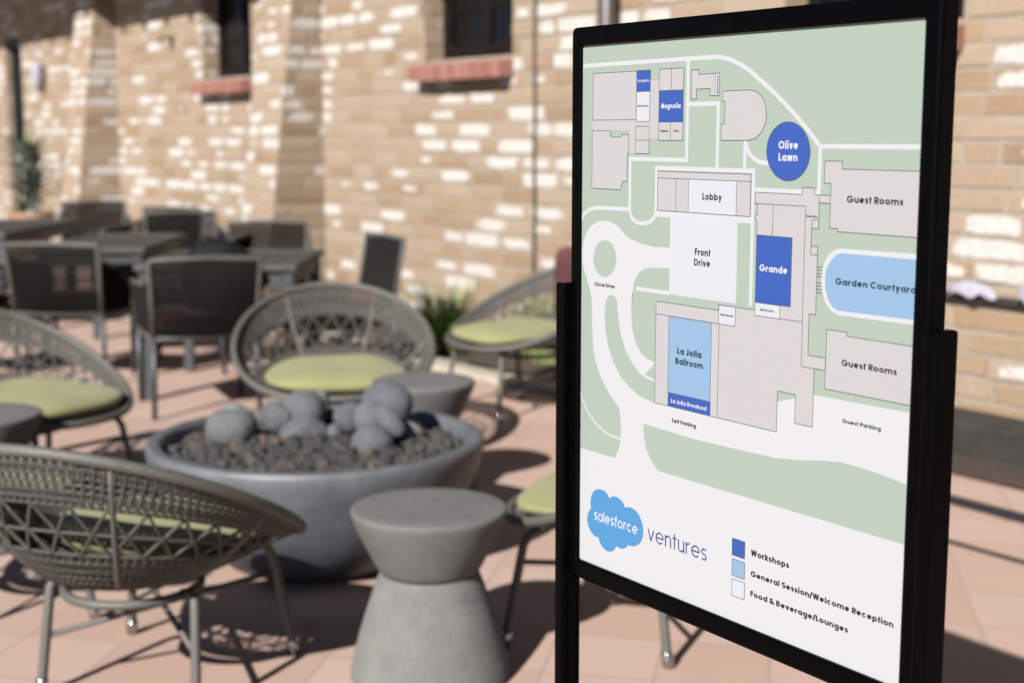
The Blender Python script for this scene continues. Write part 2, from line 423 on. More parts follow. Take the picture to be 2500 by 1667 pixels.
MAP_ITEMS = [
 (1,'green','f',[[-4.0,702.0],[566.0,702.0],[566.0,159.6],[-4.0,159.3]],0),
 (2,'white','s',[[0.4,672.1],[207.1,672.8],[260.2,672.8],[280.7,669.2],[299.2,662.4],[315.7,654.6],[319.3,651.8],[352.6,630.8],[387.0,605.3],[413.1,583.0],[426.0,570.6],[562.7,571.2]],5.2),
 (2,'white','s',[[208.7,671.7],[208.7,552.6],[100.8,552.6],[100.8,490.0]],5.2),
 (2,'white','s',[[100.8,491.4],[101.8,484.4],[105.9,477.6],[114.8,472.8],[128.0,471.8],[140.9,474.4],[148.9,479.7],[151.7,485.3],[152.4,492.2]],5.2),
 (2,'white','s',[[152.6,482.7],[152.6,542.0],[324.6,542.0],[324.6,386.5]],5.2),
 (2,'white','s',[[100.8,488.6],[32.5,487.7],[15.9,484.6],[5.2,478.3],[-3.2,469.1]],5.2),
 (2,'white','s',[[153.8,485.8],[326.0,485.8]],8),
 (2,'white','s',[[208.6,619.0],[263.0,619.0],[263.0,543.7]],5.2),
 (2,'white','s',[[309.5,577.4],[309.5,544.6]],5.2),
 (2,'white','s',[[309.9,576.2],[312.4,568.7],[317.1,561.3],[324.5,555.8],[335.3,552.0],[349.3,551.3]],5.2),
 (2,'white','s',[[426.4,570.6],[426.4,519.1]],5.2),
 (2,'white','s',[[324.8,520.7],[429.3,520.7]],5.2),
 (2,'white','s',[[115.4,388.4],[180.9,388.4]],5.2),
 (2,'white','f',[[180.4,484.6],[300.6,484.6],[300.6,386.9],[180.4,386.9]],0),
 (4,'food','f',[[183.9,483.0],[299.7,483.0],[299.7,389.3],[183.9,389.3]],0),
 (2,'white','f',[[181.6,444.8],[152.2,443.9],[124.1,446.1],[99.7,452.0],[88.4,458.0],[79.2,464.6],[67.7,469.6],[56.2,471.3],[44.5,471.5],[32.8,469.1],[21.0,463.6],[11.5,455.5],[4.4,443.4],[0.9,429.9],[1.1,416.6],[4.9,405.1],[11.1,393.8],[16.0,383.9],[21.0,372.6],[23.1,362.5],[23.1,360.5],[24.0,331.9],[27.2,298.4],[33.0,282.2],[44.2,263.3],[60.7,245.5],[76.9,232.8],[83.6,228.0],[87.3,212.7],[88.1,197.7],[87.0,184.1],[83.2,171.5],[76.0,159.7],[73.0,149.2],[170.5,150.3],[164.9,159.0],[152.7,168.4],[139.9,183.7],[135.5,201.1],[134.1,215.3],[228.5,212.8],[321.6,214.4],[373.2,215.9],[414.4,220.9],[413.5,220.9],[441.1,226.2],[469.8,229.7],[497.9,229.7],[525.2,227.9],[557.9,224.3],[568.2,223.4],[564.3,299.9],[558.3,299.7],[428.3,298.0],[298.7,260.3],[208.4,266.2],[135.3,279.6],[157.2,298.7],[154.8,298.1],[139.9,300.5],[127.2,306.1],[115.5,319.3],[108.8,336.5],[106.9,357.4],[108.0,381.9],[107.0,360.7],[108.9,382.2],[113.0,399.5],[120.5,408.6],[131.3,414.3],[146.4,417.6],[182.2,419.0]],0),
 (3,'green','f',[[74.5,423.7],[74.2,420.0],[73.4,416.2],[72.1,412.6],[70.2,409.3],[67.8,406.2],[64.9,403.5],[61.8,401.3],[58.3,399.5],[54.6,398.3],[50.8,397.7],[47.0,397.7],[43.2,398.3],[39.7,399.5],[36.4,401.2],[33.4,403.4],[30.8,406.2],[28.7,409.3],[27.2,412.7],[26.2,416.4],[25.9,420.2],[26.1,424.1],[27.0,427.9],[28.4,431.5],[30.4,434.9],[32.9,438.0],[35.8,440.7],[39.0,442.9],[42.6,444.5],[46.3,445.6],[50.1,446.2],[53.9,446.1],[57.6,445.5],[61.1,444.2],[64.3,442.5],[67.2,440.2],[69.7,437.5],[71.7,434.4],[73.2,431.0],[74.1,427.5]],0),
 (3,'green','f',[[155.9,246.6],[141.0,247.8],[123.3,250.8],[105.2,258.8],[86.8,269.4],[70.7,287.2],[59.7,305.8],[52.6,330.1],[50.9,351.6],[53.4,366.8],[58.6,373.2],[65.2,375.9],[71.8,374.4],[76.7,369.1],[78.4,357.8],[80.2,344.8],[85.8,325.6],[95.2,307.0],[109.7,290.8],[125.2,279.8],[140.4,274.6],[157.8,273.4]],0),
 (2,'white','s',[[-4.0,242.6],[3.0,228.1],[17.3,211.3],[36.9,197.4],[58.8,189.2],[88.3,186.8]],2.6),
 (4,'beige','f',[[22.1,601.9],[138.6,601.9],[138.6,649.8],[155.7,649.8],[155.7,578.1],[111.8,578.1],[111.8,559.4],[97.8,559.4],[97.8,587.7],[22.1,587.7]],0),
 (4,'beige','f',[[22.6,661.6],[112.2,661.6],[112.2,601.5],[22.6,601.5]],0),
 (6,'line','c',[[22.6,661.6],[112.2,661.6],[112.2,601.5],[22.6,601.5]],0.7),
 (5,'blue','f',[[112.0,662.0],[138.8,662.0],[138.8,636.2],[112.0,636.2]],0),
 (6,'line','c',[[112.0,662.0],[138.8,662.0],[138.8,636.2],[112.0,636.2]],0.7),
 (5,'food','f',[[111.8,636.1],[138.2,636.1],[138.2,599.1],[111.8,599.1]],0),
 (6,'line','c',[[111.8,636.1],[138.2,636.1],[138.2,599.1],[111.8,599.1]],0.7),
 (4,'beige','f',[[21.5,587.8],[59.0,587.8],[59.0,583.1],[61.1,583.1],[61.1,579.8],[82.6,579.8],[82.6,583.1],[97.5,583.1],[97.5,559.3],[94.9,559.3],[94.9,523.8],[86.1,523.8],[82.2,512.9],[21.5,512.9]],0),
 (6,'line','c',[[21.5,587.8],[59.0,587.8],[59.0,583.1],[61.1,583.1],[61.1,579.8],[82.6,579.8],[82.6,583.1],[97.5,583.1],[97.5,559.3],[94.9,559.3],[94.9,523.8],[86.1,523.8],[82.2,512.9],[21.5,512.9]],0.7),
 (4,'beige','f',[[111.1,593.2],[138.0,593.2],[138.0,559.3],[111.1,559.3]],0),
 (6,'line','c',[[111.1,593.2],[138.0,593.2],[138.0,559.3],[111.1,559.3]],0.7),
 (6,'line','s',[[111.2,576.0],[138.0,576.0]],0.7),
 (4,'beige','f',[[155.9,662.2],[201.0,662.2],[201.0,576.0],[155.9,576.0]],0),
 (6,'line','c',[[155.9,662.2],[201.0,662.2],[201.0,576.0],[155.9,576.0]],0.7),
 (6,'line','s',[[178.6,662.2],[178.6,636.6]],0.7),
 (6,'line','s',[[178.0,598.2],[178.0,576.1]],0.7),
 (5,'blue','f',[[156.2,636.3],[200.6,636.3],[200.6,598.2],[156.2,598.2]],0),
 (6,'line','c',[[156.2,636.3],[200.6,636.3],[200.6,598.2],[156.2,598.2]],0.7),
 (4,'beige','f',[[215.6,659.3],[228.0,659.3],[228.0,653.8],[264.4,653.8],[264.4,628.3],[248.8,628.3],[248.8,636.6],[224.5,636.6],[224.5,625.0],[215.6,625.0]],0),
 (6,'line','c',[[215.6,659.3],[228.0,659.3],[228.0,653.8],[264.4,653.8],[264.4,628.3],[248.8,628.3],[248.8,636.6],[224.5,636.6],[224.5,625.0],[215.6,625.0]],0.7),
 (5,'food','f',[[257.2,654.0],[264.4,654.0],[264.4,628.2],[257.2,628.2]],0),
 (6,'line','c',[[257.2,654.0],[264.4,654.0],[264.4,628.2],[257.2,628.2]],0.7),
 (4,'beige','f',[[270.2,633.1],[316.4,633.4],[327.1,631.3],[335.3,625.3],[340.8,616.1],[343.5,606.3],[341.9,595.9],[336.1,586.1],[327.6,579.3],[316.6,576.7],[269.2,576.4],[269.3,595.6],[274.4,595.5],[274.9,621.3],[269.8,621.8]],0),
 (6,'line','c',[[270.2,633.1],[316.4,633.4],[327.1,631.3],[335.3,625.3],[340.8,616.1],[343.5,606.3],[341.9,595.9],[336.1,586.1],[327.6,579.3],[316.6,576.7],[269.2,576.4],[269.3,595.6],[274.4,595.5],[274.9,621.3],[269.8,621.8]],0.7),
 (4,'beige','f',[[155.7,538.2],[320.8,538.2],[320.8,489.8],[155.7,489.8]],0),
 (6,'line','c',[[155.7,538.2],[320.8,538.2],[320.8,489.8],[155.7,489.8]],0.7),
 (5,'food','f',[[213.7,529.9],[297.4,529.9],[297.4,490.0],[213.7,490.0]],0),
 (6,'line','s',[[155.8,529.8],[320.4,529.8]],0.7),
 (6,'line','s',[[190.2,529.5],[190.2,489.8]],0.7),
 (6,'line','s',[[213.7,529.6],[213.7,489.9]],0.7),
 (6,'line','s',[[297.4,530.2],[297.4,490.2]],0.7),
 (4,'beige','f',[[434.1,555.2],[459.0,555.2],[459.0,546.9],[568.0,546.9],[568.0,480.2],[455.6,480.2],[455.6,483.3],[443.8,483.3],[443.8,531.4],[434.1,531.4]],0),
 (6,'line','c',[[434.1,555.2],[459.0,555.2],[459.0,546.9],[568.0,546.9],[568.0,480.2],[455.6,480.2],[455.6,483.3],[443.8,483.3],[443.8,531.4],[434.1,531.4]],0.7),
 (4,'beige','f',[[328.5,518.0],[402.2,518.0],[402.2,525.8],[420.4,525.8],[420.4,518.4],[443.8,518.4],[443.8,509.8],[427.6,509.8],[427.6,481.8],[417.4,481.8],[417.4,462.2],[427.3,462.2],[427.3,440.1],[427.3,412.0],[427.3,387.4],[417.6,387.4],[417.6,341.2],[444.0,341.2],[444.0,327.5],[427.6,327.5],[427.6,261.6],[400.4,261.6],[400.4,294.2],[372.2,294.2],[372.2,246.5],[273.1,246.5],[156.0,246.5],[156.0,376.2],[271.2,376.2],[271.2,382.9],[299.8,382.9],[332.4,382.9],[332.4,376.5],[332.4,392.0],[332.4,469.5],[332.4,486.0],[329.8,486.0],[329.8,492.4],[332.4,492.4],[332.4,505.1],[328.5,505.1]],0),
 (6,'line','c',[[328.5,518.0],[402.2,518.0],[402.2,525.8],[420.4,525.8],[420.4,518.4],[443.8,518.4],[443.8,509.8],[427.6,509.8],[427.6,481.8],[417.4,481.8],[417.4,462.2],[427.3,462.2],[427.3,440.1],[427.3,412.0],[427.3,387.4],[417.6,387.4],[417.6,341.2],[444.0,341.2],[444.0,327.5],[427.6,327.5],[427.6,261.6],[400.4,261.6],[400.4,294.2],[372.2,294.2],[372.2,246.5],[273.1,246.5],[156.0,246.5],[156.0,376.2],[271.2,376.2],[271.2,382.9],[299.8,382.9],[332.4,382.9],[332.4,376.5],[332.4,392.0],[332.4,469.5],[332.4,486.0],[329.8,486.0],[329.8,492.4],[332.4,492.4],[332.4,505.1],[328.5,505.1]],0.7),
 (5,'blue','f',[[332.5,469.6],[388.6,469.6],[388.6,392.2],[332.5,392.2]],0),
 (6,'line','c',[[332.5,469.6],[388.6,469.6],[388.6,392.2],[332.5,392.2]],0.7),
 (5,'food','f',[[332.4,391.9],[372.2,391.9],[372.2,376.8],[332.4,376.8]],0),
 (6,'line','c',[[332.4,391.9],[372.2,391.9],[372.2,376.8],[332.4,376.8]],0.7),
 (5,'food','f',[[271.6,382.8],[300.0,382.8],[300.0,360.2],[271.6,360.2]],0),
 (6,'line','c',[[271.6,382.8],[300.0,382.8],[300.0,360.2],[271.6,360.2]],0.7),
 (5,'light','f',[[181.0,360.0],[259.2,360.0],[259.2,263.8],[181.0,263.8]],0),
 (6,'line','c',[[181.0,360.0],[259.2,360.0],[259.2,263.8],[181.0,263.8]],0.7),
 (5,'blue','f',[[181.8,263.8],[259.8,263.8],[259.8,246.6],[181.8,246.6]],0),
 (6,'line','c',[[181.8,263.8],[259.8,263.8],[259.8,246.6],[181.8,246.6]],0.7),
 (6,'line','s',[[328.7,505.3],[407.6,505.3],[407.6,377.2],[372.3,377.2]],0.7),
 (6,'line','s',[[357.6,504.7],[357.6,469.7]],0.7),
 (6,'line','s',[[427.4,518.1],[427.4,509.6]],0.7),
 (6,'line','s',[[417.3,491.1],[427.2,491.1]],0.7),
 (6,'line','s',[[417.4,491.0],[417.4,481.7]],0.7),
 (6,'line','s',[[417.4,481.5],[417.4,462.0]],0.7),
 (6,'line','s',[[417.4,462.0],[417.4,453.0],[427.0,453.0]],0.7),
 (6,'line','s',[[155.6,360.2],[271.8,360.2]],0.7),
 (6,'line','s',[[272.6,360.2],[272.6,246.8]],0.7),
 (6,'line','s',[[408.0,377.2],[408.0,327.3],[427.4,327.3]],0.7),
 (6,'line','s',[[427.3,440.2],[434.8,440.2]],0.7),
 (6,'line','s',[[427.1,436.8],[434.9,436.8]],0.7),
 (6,'line','s',[[427.3,433.1],[434.1,433.1]],0.7),
 (6,'line','s',[[427.4,429.6],[433.9,429.6]],0.7),
 (6,'line','s',[[427.4,422.9],[434.2,422.9]],0.7),
 (6,'line','s',[[427.4,419.4],[434.3,419.4]],0.7),
 (6,'line','s',[[427.3,415.8],[434.8,415.8]],0.7),
 (6,'line','s',[[427.2,412.1],[436.0,412.1]],0.7),
 (4,'white','f',[[569.7,463.7],[459.3,462.4],[452.0,460.4],[443.9,454.9],[438.4,447.0],[434.9,436.7],[434.4,426.5],[436.0,412.8],[440.3,403.1],[446.5,396.2],[455.0,391.4],[463.4,390.1],[570.6,390.9]],0),
 (5,'light','f',[[570.0,457.9],[461.2,457.6],[453.9,454.9],[446.7,448.2],[441.2,439.7],[439.3,429.5],[440.5,417.0],[444.3,407.3],[450.5,399.1],[459.0,395.3],[570.3,396.2]],0),
 (4,'beige','f',[[444.4,373.2],[473.8,373.2],[473.8,369.0],[569.9,369.0],[569.9,307.4],[444.4,307.4]],0),
 (6,'line','c',[[444.4,373.2],[473.8,373.2],[473.8,369.0],[569.9,369.0],[569.9,307.4],[444.4,307.4]],0.7),
 (5,'blue','f',[[411.9,565.1],[411.7,561.0],[411.1,556.9],[409.9,552.9],[408.2,549.1],[406.0,545.6],[403.3,542.4],[400.2,539.6],[396.7,537.1],[392.9,535.2],[388.9,533.7],[384.6,532.8],[380.3,532.4],[375.9,532.5],[371.5,533.2],[367.3,534.5],[363.2,536.3],[359.4,538.6],[356.0,541.3],[352.9,544.5],[350.3,548.0],[348.1,551.9],[346.5,555.9],[345.5,560.2],[345.0,564.4],[345.2,568.7],[345.9,573.0],[347.2,577.1],[349.0,580.9],[351.4,584.5],[354.2,587.7],[357.5,590.5],[361.1,592.8],[365.0,594.7],[369.1,596.0],[373.4,596.8],[377.8,597.1],[382.1,596.8],[386.4,595.9],[390.5,594.6],[394.5,592.7],[398.1,590.4],[401.4,587.6],[404.4,584.5],[406.9,581.0],[408.9,577.3],[410.4,573.4],[411.4,569.3]],0),
 (6,'line','c',[[411.9,565.1],[411.7,561.0],[411.1,556.9],[409.9,552.9],[408.2,549.1],[406.0,545.6],[403.3,542.4],[400.2,539.6],[396.7,537.1],[392.9,535.2],[388.9,533.7],[384.6,532.8],[380.3,532.4],[375.9,532.5],[371.5,533.2],[367.3,534.5],[363.2,536.3],[359.4,538.6],[356.0,541.3],[352.9,544.5],[350.3,548.0],[348.1,551.9],[346.5,555.9],[345.5,560.2],[345.0,564.4],[345.2,568.7],[345.9,573.0],[347.2,577.1],[349.0,580.9],[351.4,584.5],[354.2,587.7],[357.5,590.5],[361.1,592.8],[365.0,594.7],[369.1,596.0],[373.4,596.8],[377.8,597.1],[382.1,596.8],[386.4,595.9],[390.5,594.6],[394.5,592.7],[398.1,590.4],[401.4,587.6],[404.4,584.5],[406.9,581.0],[408.9,577.3],[410.4,573.4],[411.4,569.3]],0.7),
 (5,'blue','f',[[303.8,105.0],[325.4,105.0],[325.4,84.4],[303.8,84.4]],0),
 (6,'line','c',[[303.8,105.0],[325.4,105.0],[325.4,84.4],[303.8,84.4]],0.7),
 (5,'light','f',[[304.2,79.8],[325.8,79.8],[325.8,59.4],[304.2,59.4]],0),
 (6,'line','c',[[304.2,79.8],[325.8,79.8],[325.8,59.4],[304.2,59.4]],0.7),
 (5,'food','f',[[304.8,54.9],[326.4,54.9],[326.4,34.3],[304.8,34.3]],0),
 (6,'line','c',[[304.8,54.9],[326.4,54.9],[326.4,34.3],[304.8,34.3]],0.7),
]
CLOUD = [[25.6,79.6],[24.3,83.1],[24.2,90.3],[25.7,96.9],[29.0,102.7],[33.8,107.2],[40.4,109.8],[48.5,110.7],[56.3,109.7],[62.1,106.3],[65.7,102.0],[69.2,104.9],[74.8,107.2],[82.1,107.5],[89.4,105.6],[95.1,101.9],[98.6,97.0],[104.7,99.0],[112.4,99.7],[121.1,97.6],[128.4,92.7],[134.0,84.9],[136.6,76.1],[136.5,68.2],[133.1,59.8],[127.1,53.6],[118.0,49.1],[111.9,48.0],[105.7,47.9],[101.7,43.5],[94.3,39.9],[87.1,39.3],[81.4,40.6],[78.0,35.4],[72.9,31.3],[65.9,28.8],[58.5,28.8],[51.0,31.7],[45.3,36.9],[42.0,42.8],[33.1,42.9],[24.4,47.7],[18.6,54.7],[16.9,62.7],[18.1,70.3],[21.7,76.3]]
MAP_TEXT = [
 ('Eucalyptus',113.9,647.9,22.7,3.3,'textwhite',0.2),
 ('Restrooms',114.3,617.1,21.5,2.8,'ink',0.2),
 ('Magnolia',160.3,614.7,36.0,6.0,'textwhite',0.235),
 ('Pepper',159.3,586.1,14.7,2.7,'ink',0.215),
 ('Olive',184.0,586.2,10.4,2.7,'ink',0.2),
 ('Olive',363.7,567.4,29.9,8.8,'textwhite',0.235),
 ('Lawn',364.0,554.1,29.4,8.7,'textwhite',0.235),
 ('Lobby',238.7,506.1,33.8,8.1,'ink',0.215),
 ('Front',227.0,439.1,27.5,8.3,'ink',0.215),
 ('Drive',226.0,426.5,28.8,8.2,'ink',0.2),
 ('Circle Drive',28.8,384.6,43.3,4.8,'ink',0.215),
 ('Grande',338.4,428.6,44.0,7.9,'textwhite',0.235),
 ('Restrooms',341.5,383.1,21.9,2.8,'ink',0.215),
 ('Restrooms',275.0,370.3,21.8,3.2,'ink',0.215),
 ('Elevator',409.2,493.5,16.7,2.6,'ink',0.2),
 ('Guest Rooms',467.2,511.8,76.2,7.4,'ink',0.215),
 ('Garden Courtyard',454.9,423.4,109.3,7.1,'ink2',0.215),
 ('La Jolla',197.8,314.7,44.6,8.0,'ink2',0.23),
 ('Ballroom',194.8,301.8,50.7,7.9,'ink2',0.23),
 ('La Jolla Breakout',187.5,251.7,66.4,5.3,'textwhite',0.2),
 ('Self Parking',189.7,227.3,45.1,4.8,'ink',0.215),
 ('Guest Rooms',467.5,336.3,76.3,7.0,'ink',0.215),
 ('Guest Parking',471.3,274.3,54.0,4.3,'ink',0.215),
 ('Workshops',336.0,91.6,62.3,7.3,'ink',0.225),
 ('General Session/Welcome Reception',336.5,66.3,216.1,6.8,'ink',0.225),
 ('Food & Beverage/Lounges',336.8,42.0,153.1,6.7,'ink',0.225),
 ('salesforce',32.8,66.1,92.5,14.9,'textwhite',0.15),
 ('ventures',145.9,64.5,112.8,20.6,'navy',0.085),
 ('Restrooms|',262.8,630.6,20.9,3.2,'ink',0.215),
]

# ================================================================== SETTING
b = MB()
n = b.add([(-80, -60, 0), (60, -60, 0), (60, 60, 0), (-80, 60, 0)]); b.face((n, n + 1, n + 2, n + 3))
tag(b.build('patio', M['patio']), kind='structure')
# planting bed along the foot of the wall: a low uneven mound of bark soil
b = MB(); NX, NY = 150, 8
def bed_front(x): return 4.74 + (0.0 if x > -4.5 else min(0.24, (-4.5 - x) * 0.09)) * -1
for i in range(NX + 1):
    x = -12.5 + 16.0 * i / NX
    y0 = bed_front(x)
    for j in range(NY + 1):
        t = j / NY
        y = y0 + (5.24 - y0) * t
        b.v.append((x, y, 0.012 + 0.035 * math.sin(t * math.pi * 0.6) + random.uniform(-.008, .012) * (0 if j in (0,) else 1)))
for i in range(NX):
    for j in range(NY):
        a = i * (NY + 1) + j
        b.face((a, a + NY + 1, a + NY + 2, a + 1))
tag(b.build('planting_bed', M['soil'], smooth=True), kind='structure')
b = MB()
for i in range(12):
    x0 = -12.3 + i * 0.62; x1 = x0 + 0.612
    y0, y1 = bed_front(x0), bed_front(x1)
    n = b.add([(x0, y0 - .17, 0), (x1, y1 - .17, 0), (x1, y1 - .005, 0), (x0, y0 - .005, 0), (x0, y0 - .17, .035), (x1, y1 - .17, .035), (x1, y1 - .005, .035), (x0, y0 - .005, .035)])
    for q in ((4, 5, 6, 7), (0, 1, 5, 4), (1, 2, 6, 5), (2, 3, 7, 6), (3, 0, 4, 7)): b.face([n + k for k in q])
tag(bevel(b.build('kerb', M['kerb'])), kind='structure')

# ------------------------------------------------------------------ the brick building
WY = 5.26; ROW = 0.105; WTOP = 3.41
bld = tag(empty('brick_building', (-12, WY, 0)), 'long tan adobe brick building with lime-splashed bricks, red sills and a deep dark eave', 'building')
BX, BY = -12.0, WY
OPEN = [(-19.72, -18.9, 0.0, 2.62), (-12.89, -11.77, 1.9, 2.95), (-8.83, -7.71, 1.9, 2.95), (-5.29, -4.18, 1.9, 2.95)]
rng = random.Random(11)
def lump(x, z):   # slow variation: where the lime splashes cluster
    return (math.sin(x * 1.3 + 1.7 * math.sin(z * 1.1)) + math.sin(x * 0.61 + z * 2.3 + 1.0) + math.sin(x * 2.9 - z * 1.7)) / 3
def brick_rows(b, org, ud, vd, nd, width, height, holes=(), edge=None, seedx=0.0, dens=0.38):
    """bricks on a face: org + u*ud + v*vd, standing proud along nd"""
    org, ud, vd, nd = Vector(org), Vector(ud), Vector(vd), Vector(nd)
    k = 0
    rows = int(height / ROW + 0.999)
    for r_ in range(rows):
        v0 = r_ * ROW + 0.009; v1 = min(height, (r_ + 1) * ROW - 0.010)
        if v1 - v0 < 0.03: continue
        w = width if edge is None else edge((v0 + v1) / 2)
        u = -rng.uniform(0.0, 0.4)
        while u < w:
            L = rng.choice((0.40, 0.40, 0.41, 0.39, 0.42, 0.20, 0.30))
            u0, u1 = max(0, u + 0.008), min(w, u + L - 0.009)
            u += L
            spans = [(u0, u1)]
            for (h0, h1, z0, z1) in holes:
                if z0 - 0.02 < (v0 + v1) / 2 < z1:
                    ns = []
                    for a, c in spans:
                        if c <= h0 or a >= h1: ns.append((a, c))
                        else:
                            if a < h0: ns.append((a, h0))
                            if c > h1: ns.append((h1, c))
                    spans = ns
            for a, c in spans:
                if c - a < 0.03: continue
                px = rng.uniform(.002, .008)
                jit = lambda: rng.uniform(-.004, .004)
                B0 = [(a, v0), (c, v0), (c, v1), (a, v1)]
                ins = 0.004
                F0 = [(a + ins + jit(), v0 + ins + jit()), (c - ins + jit(), v0 + ins + jit()), (c - ins + jit(), v1 - ins + jit()), (a + ins + jit(), v1 - ins + jit())]
                n = b.add([tuple(org + ud * p[0] + vd * p[1]) for p in B0] + [tuple(org + ud * p[0] + vd * p[1] + nd * (px + rng.uniform(-.002, .002))) for p in F0])
                tone = rng.random()
                xx = org.x + ud.x * (a + c) / 2 + seedx; zz = (v0 + v1) / 2
                wv = 0.0
                if rng.random() < dens + 0.22 * lump(xx, zz): wv = rng.uniform(0.74, 1.22)
                elif rng.random() < 0.10: wv = rng.uniform(0.45, 0.65)
                asp = min(1, (c - a) / 0.40)
                for q, uvq in (((4, 5, 6, 7), [(-1, -1), (1, -1), (1, 1), (-1, 1)]), ((0, 1, 5, 4), [(-1, -1.1), (1, -1.1), (1, -1), (-1, -1)]),
                               ((1, 2, 6, 5), [(1.1, -1), (1.1, 1), (1, 1), (1, -1)]), ((2, 3, 7, 6), [(1, 1.1), (-1, 1.1), (-1, 1), (1, 1)]), ((3, 0, 4, 7), [(-1.1, 1), (-1.1, -1), (-1, -1), (-1, 1)])):
                    fi = b.face([n + i for i in q], 0)
                    b.setatt('tone', fi, tone); b.setatt('lime', fi, wv)
                    b.uv[fi] = uvq
L3 = lambda x, y, z: (x - BX, y - BY, z)
X0, X1 = -27.0, 3.0
b = MB()
holes = [(o[0] - X0, o[1] - X0, o[2], o[3]) for o in OPEN]
brick_rows(b, L3(X0, WY, 0), (1, 0, 0), (0, 0, 1), (0, -1, 0), X1 - X0, WTOP, holes)
# mortar bed behind the bricks, cut around the openings
xs = sorted({X0, X1} | {o[0] for o in OPEN} | {o[1] for o in OPEN}); zs = sorted({0, WTOP} | {o[2] for o in OPEN} | {o[3] for o in OPEN})
for i in range(len(xs) - 1):
    for j in range(len(zs) - 1):
        cx, cz = (xs[i] + xs[i + 1]) / 2, (zs[j] + zs[j + 1]) / 2
        if any(o[0] < cx < o[1] and o[2] < cz < o[3] for o in OPEN): continue
        n = b.add([L3(xs[i], WY, zs[j]), L3(xs[i + 1], WY, zs[j]), L3(xs[i + 1], WY, zs[j + 1]), L3(xs[i], WY, zs[j + 1])])
        b.face((n, n + 1, n + 2, n + 3), 1)
# reveals of the openings, faced with the same brick
DEP = 0.19
for (x0, x1, z0, z1) in OPEN:
    d = 0.13 if z0 == 0 else DEP
    for xx, s in ((x0, 1), (x1, -1)):
        n = b.add([L3(xx, WY, z0), L3(xx, WY + d, z0), L3(xx, WY + d, z1), L3(xx, WY, z1)]); b.face((n, n + 1, n + 2, n + 3) if s < 0 else (n + 3, n + 2, n + 1, n), 1)
        brick_rows(b, L3(xx, WY, z0), (0, 1, 0), (0, 0, 1), (s, 0, 0), d, z1 - z0, seedx=xx, dens=.2)
    n = b.add([L3(x0, WY, z1), L3(x1, WY, z1), L3(x1, WY + d, z1), L3(x0, WY + d, z1)]); b.face((n, n + 1, n + 2, n + 3), 1)
b.build('wall', [M['brick'], M['mortar']], bld)
# battered buttress piers
def pier(x0, x1, fy_top, fy_bot):
    b = MB()
    yb, yt = WY - fy_bot, WY - fy_top
    sl = (yt - yb) / WTOP
    ln = math.hypot(1, sl)
    brick_rows(b, L3(x0, yb, 0), (1, 0, 0), (0, sl, 1), Vector((0, -1, sl)).normalized(), x1 - x0, WTOP, seedx=x0)
    brick_rows(b, L3(x1, WY, 0), (0, -1, 0), (0, 0, 1), (1, 0, 0), fy_bot, WTOP, edge=lambda v: WY - (yb + sl * v), seedx=x0 + 3, dens=.3)
    brick_rows(b, L3(x0, WY, 0), (0, -1, 0), (0, 0, 1), (-1, 0, 0), fy_bot, WTOP, edge=lambda v: WY - (yb + sl * v), seedx=x0 + 5)
    P = [L3(x0, WY, 0), L3(x1, WY, 0), L3(x1, yb, 0), L3(x0, yb, 0), L3(x0, WY, WTOP), L3(x1, WY, WTOP), L3(x1, yt, WTOP), L3(x0, yt, WTOP)]
    n = b.add(P)
    for q in ((3, 2, 6, 7), (2, 1, 5, 6), (0, 3, 7, 4), (4, 7, 6, 5)): b.face([n + i for i in q], 1)
    return b.build('buttress_pier', [M['brick'], M['mortar']], bld)
pier(-15.9, -15.3, 0.14, 0.56)
pier(-11.0, -10.41, 0.14, 0.56)
# windows: frame with panes, rowlock sill of red brick
for (x0, x1, z0, z1) in OPEN[1:]:
    y = WY + DEP - 0.03
    f = MB()
    for a, c in (((x0, y, z0), (x0 + .09, y + .06, z1)), ((x1 - .09, y, z0), (x1, y + .06, z1)), ((x0 + .09, y, z0), (x1 - .09, y + .06, z0 + .10)), ((x0 + .09, y, z1 - .08), (x1 - .09, y + .06, z1)),
                 (((x0 + x1) / 2 - .03, y + .005, z0 + .10), ((x0 + x1) / 2 + .03, y + .055, z1 - .08)), ((x0 + .09, y + .016, z0 + .34), ((x0 + x1) / 2 - .03, y + .05, z0 + .37)), (((x0 + x1) / 2 + .03, y + .016, z0 + .34), (x1 - .09, y + .05, z0 + .37))):
        f.box(L3(*a), L3(*c))
    fo = bevel(f.build('window', M['wood'], bld), .006)
    g = MB(); g.box(L3(x0 + .08, y + .03, z0 + .08), L3(x1 - .08, y + .036, z1 - .07)); g.build('pane', M['glass'], fo)
    s = MB()
    nb = 13; wx0, wx1 = x0 - 0.015, x1 + 0.015
    for i in range(nb):
        a = wx0 + (wx1 - wx0) * i / nb + .004; c = wx0 + (wx1 - wx0) * (i + 1) / nb - .004
        dz = rng.uniform(-.004, .004); dy = rng.uniform(-.006, .006)
        P = [L3(a, WY - .125 + dy, 1.75 + dz), L3(c, WY - .125 + dy, 1.75 + dz), L3(c, WY + .17, 1.79), L3(a, WY + .17, 1.79), L3(a, WY - .135 + dy, 1.855 + dz), L3(c, WY - .135 + dy, 1.855 + dz), L3(c, WY + .17, 1.91), L3(a, WY + .17, 1.91)]
        n = s.add(P); tn = rng.random()
        for q in ((0, 3, 2, 1), (4, 5, 6, 7), (0, 1, 5, 4), (1, 2, 6, 5), (2, 3, 7, 6), (3, 0, 4, 7)):
            s.setatt('tone', s.face([n + k for k in q], 0), tn)
    s.box(L3(wx0 + .005, WY - .115, 1.757), L3(wx1 - .005, WY + .165, 1.85), 1)
    bevel(s.build('sill', [M['sill'], M['mortar']], fo), .006)
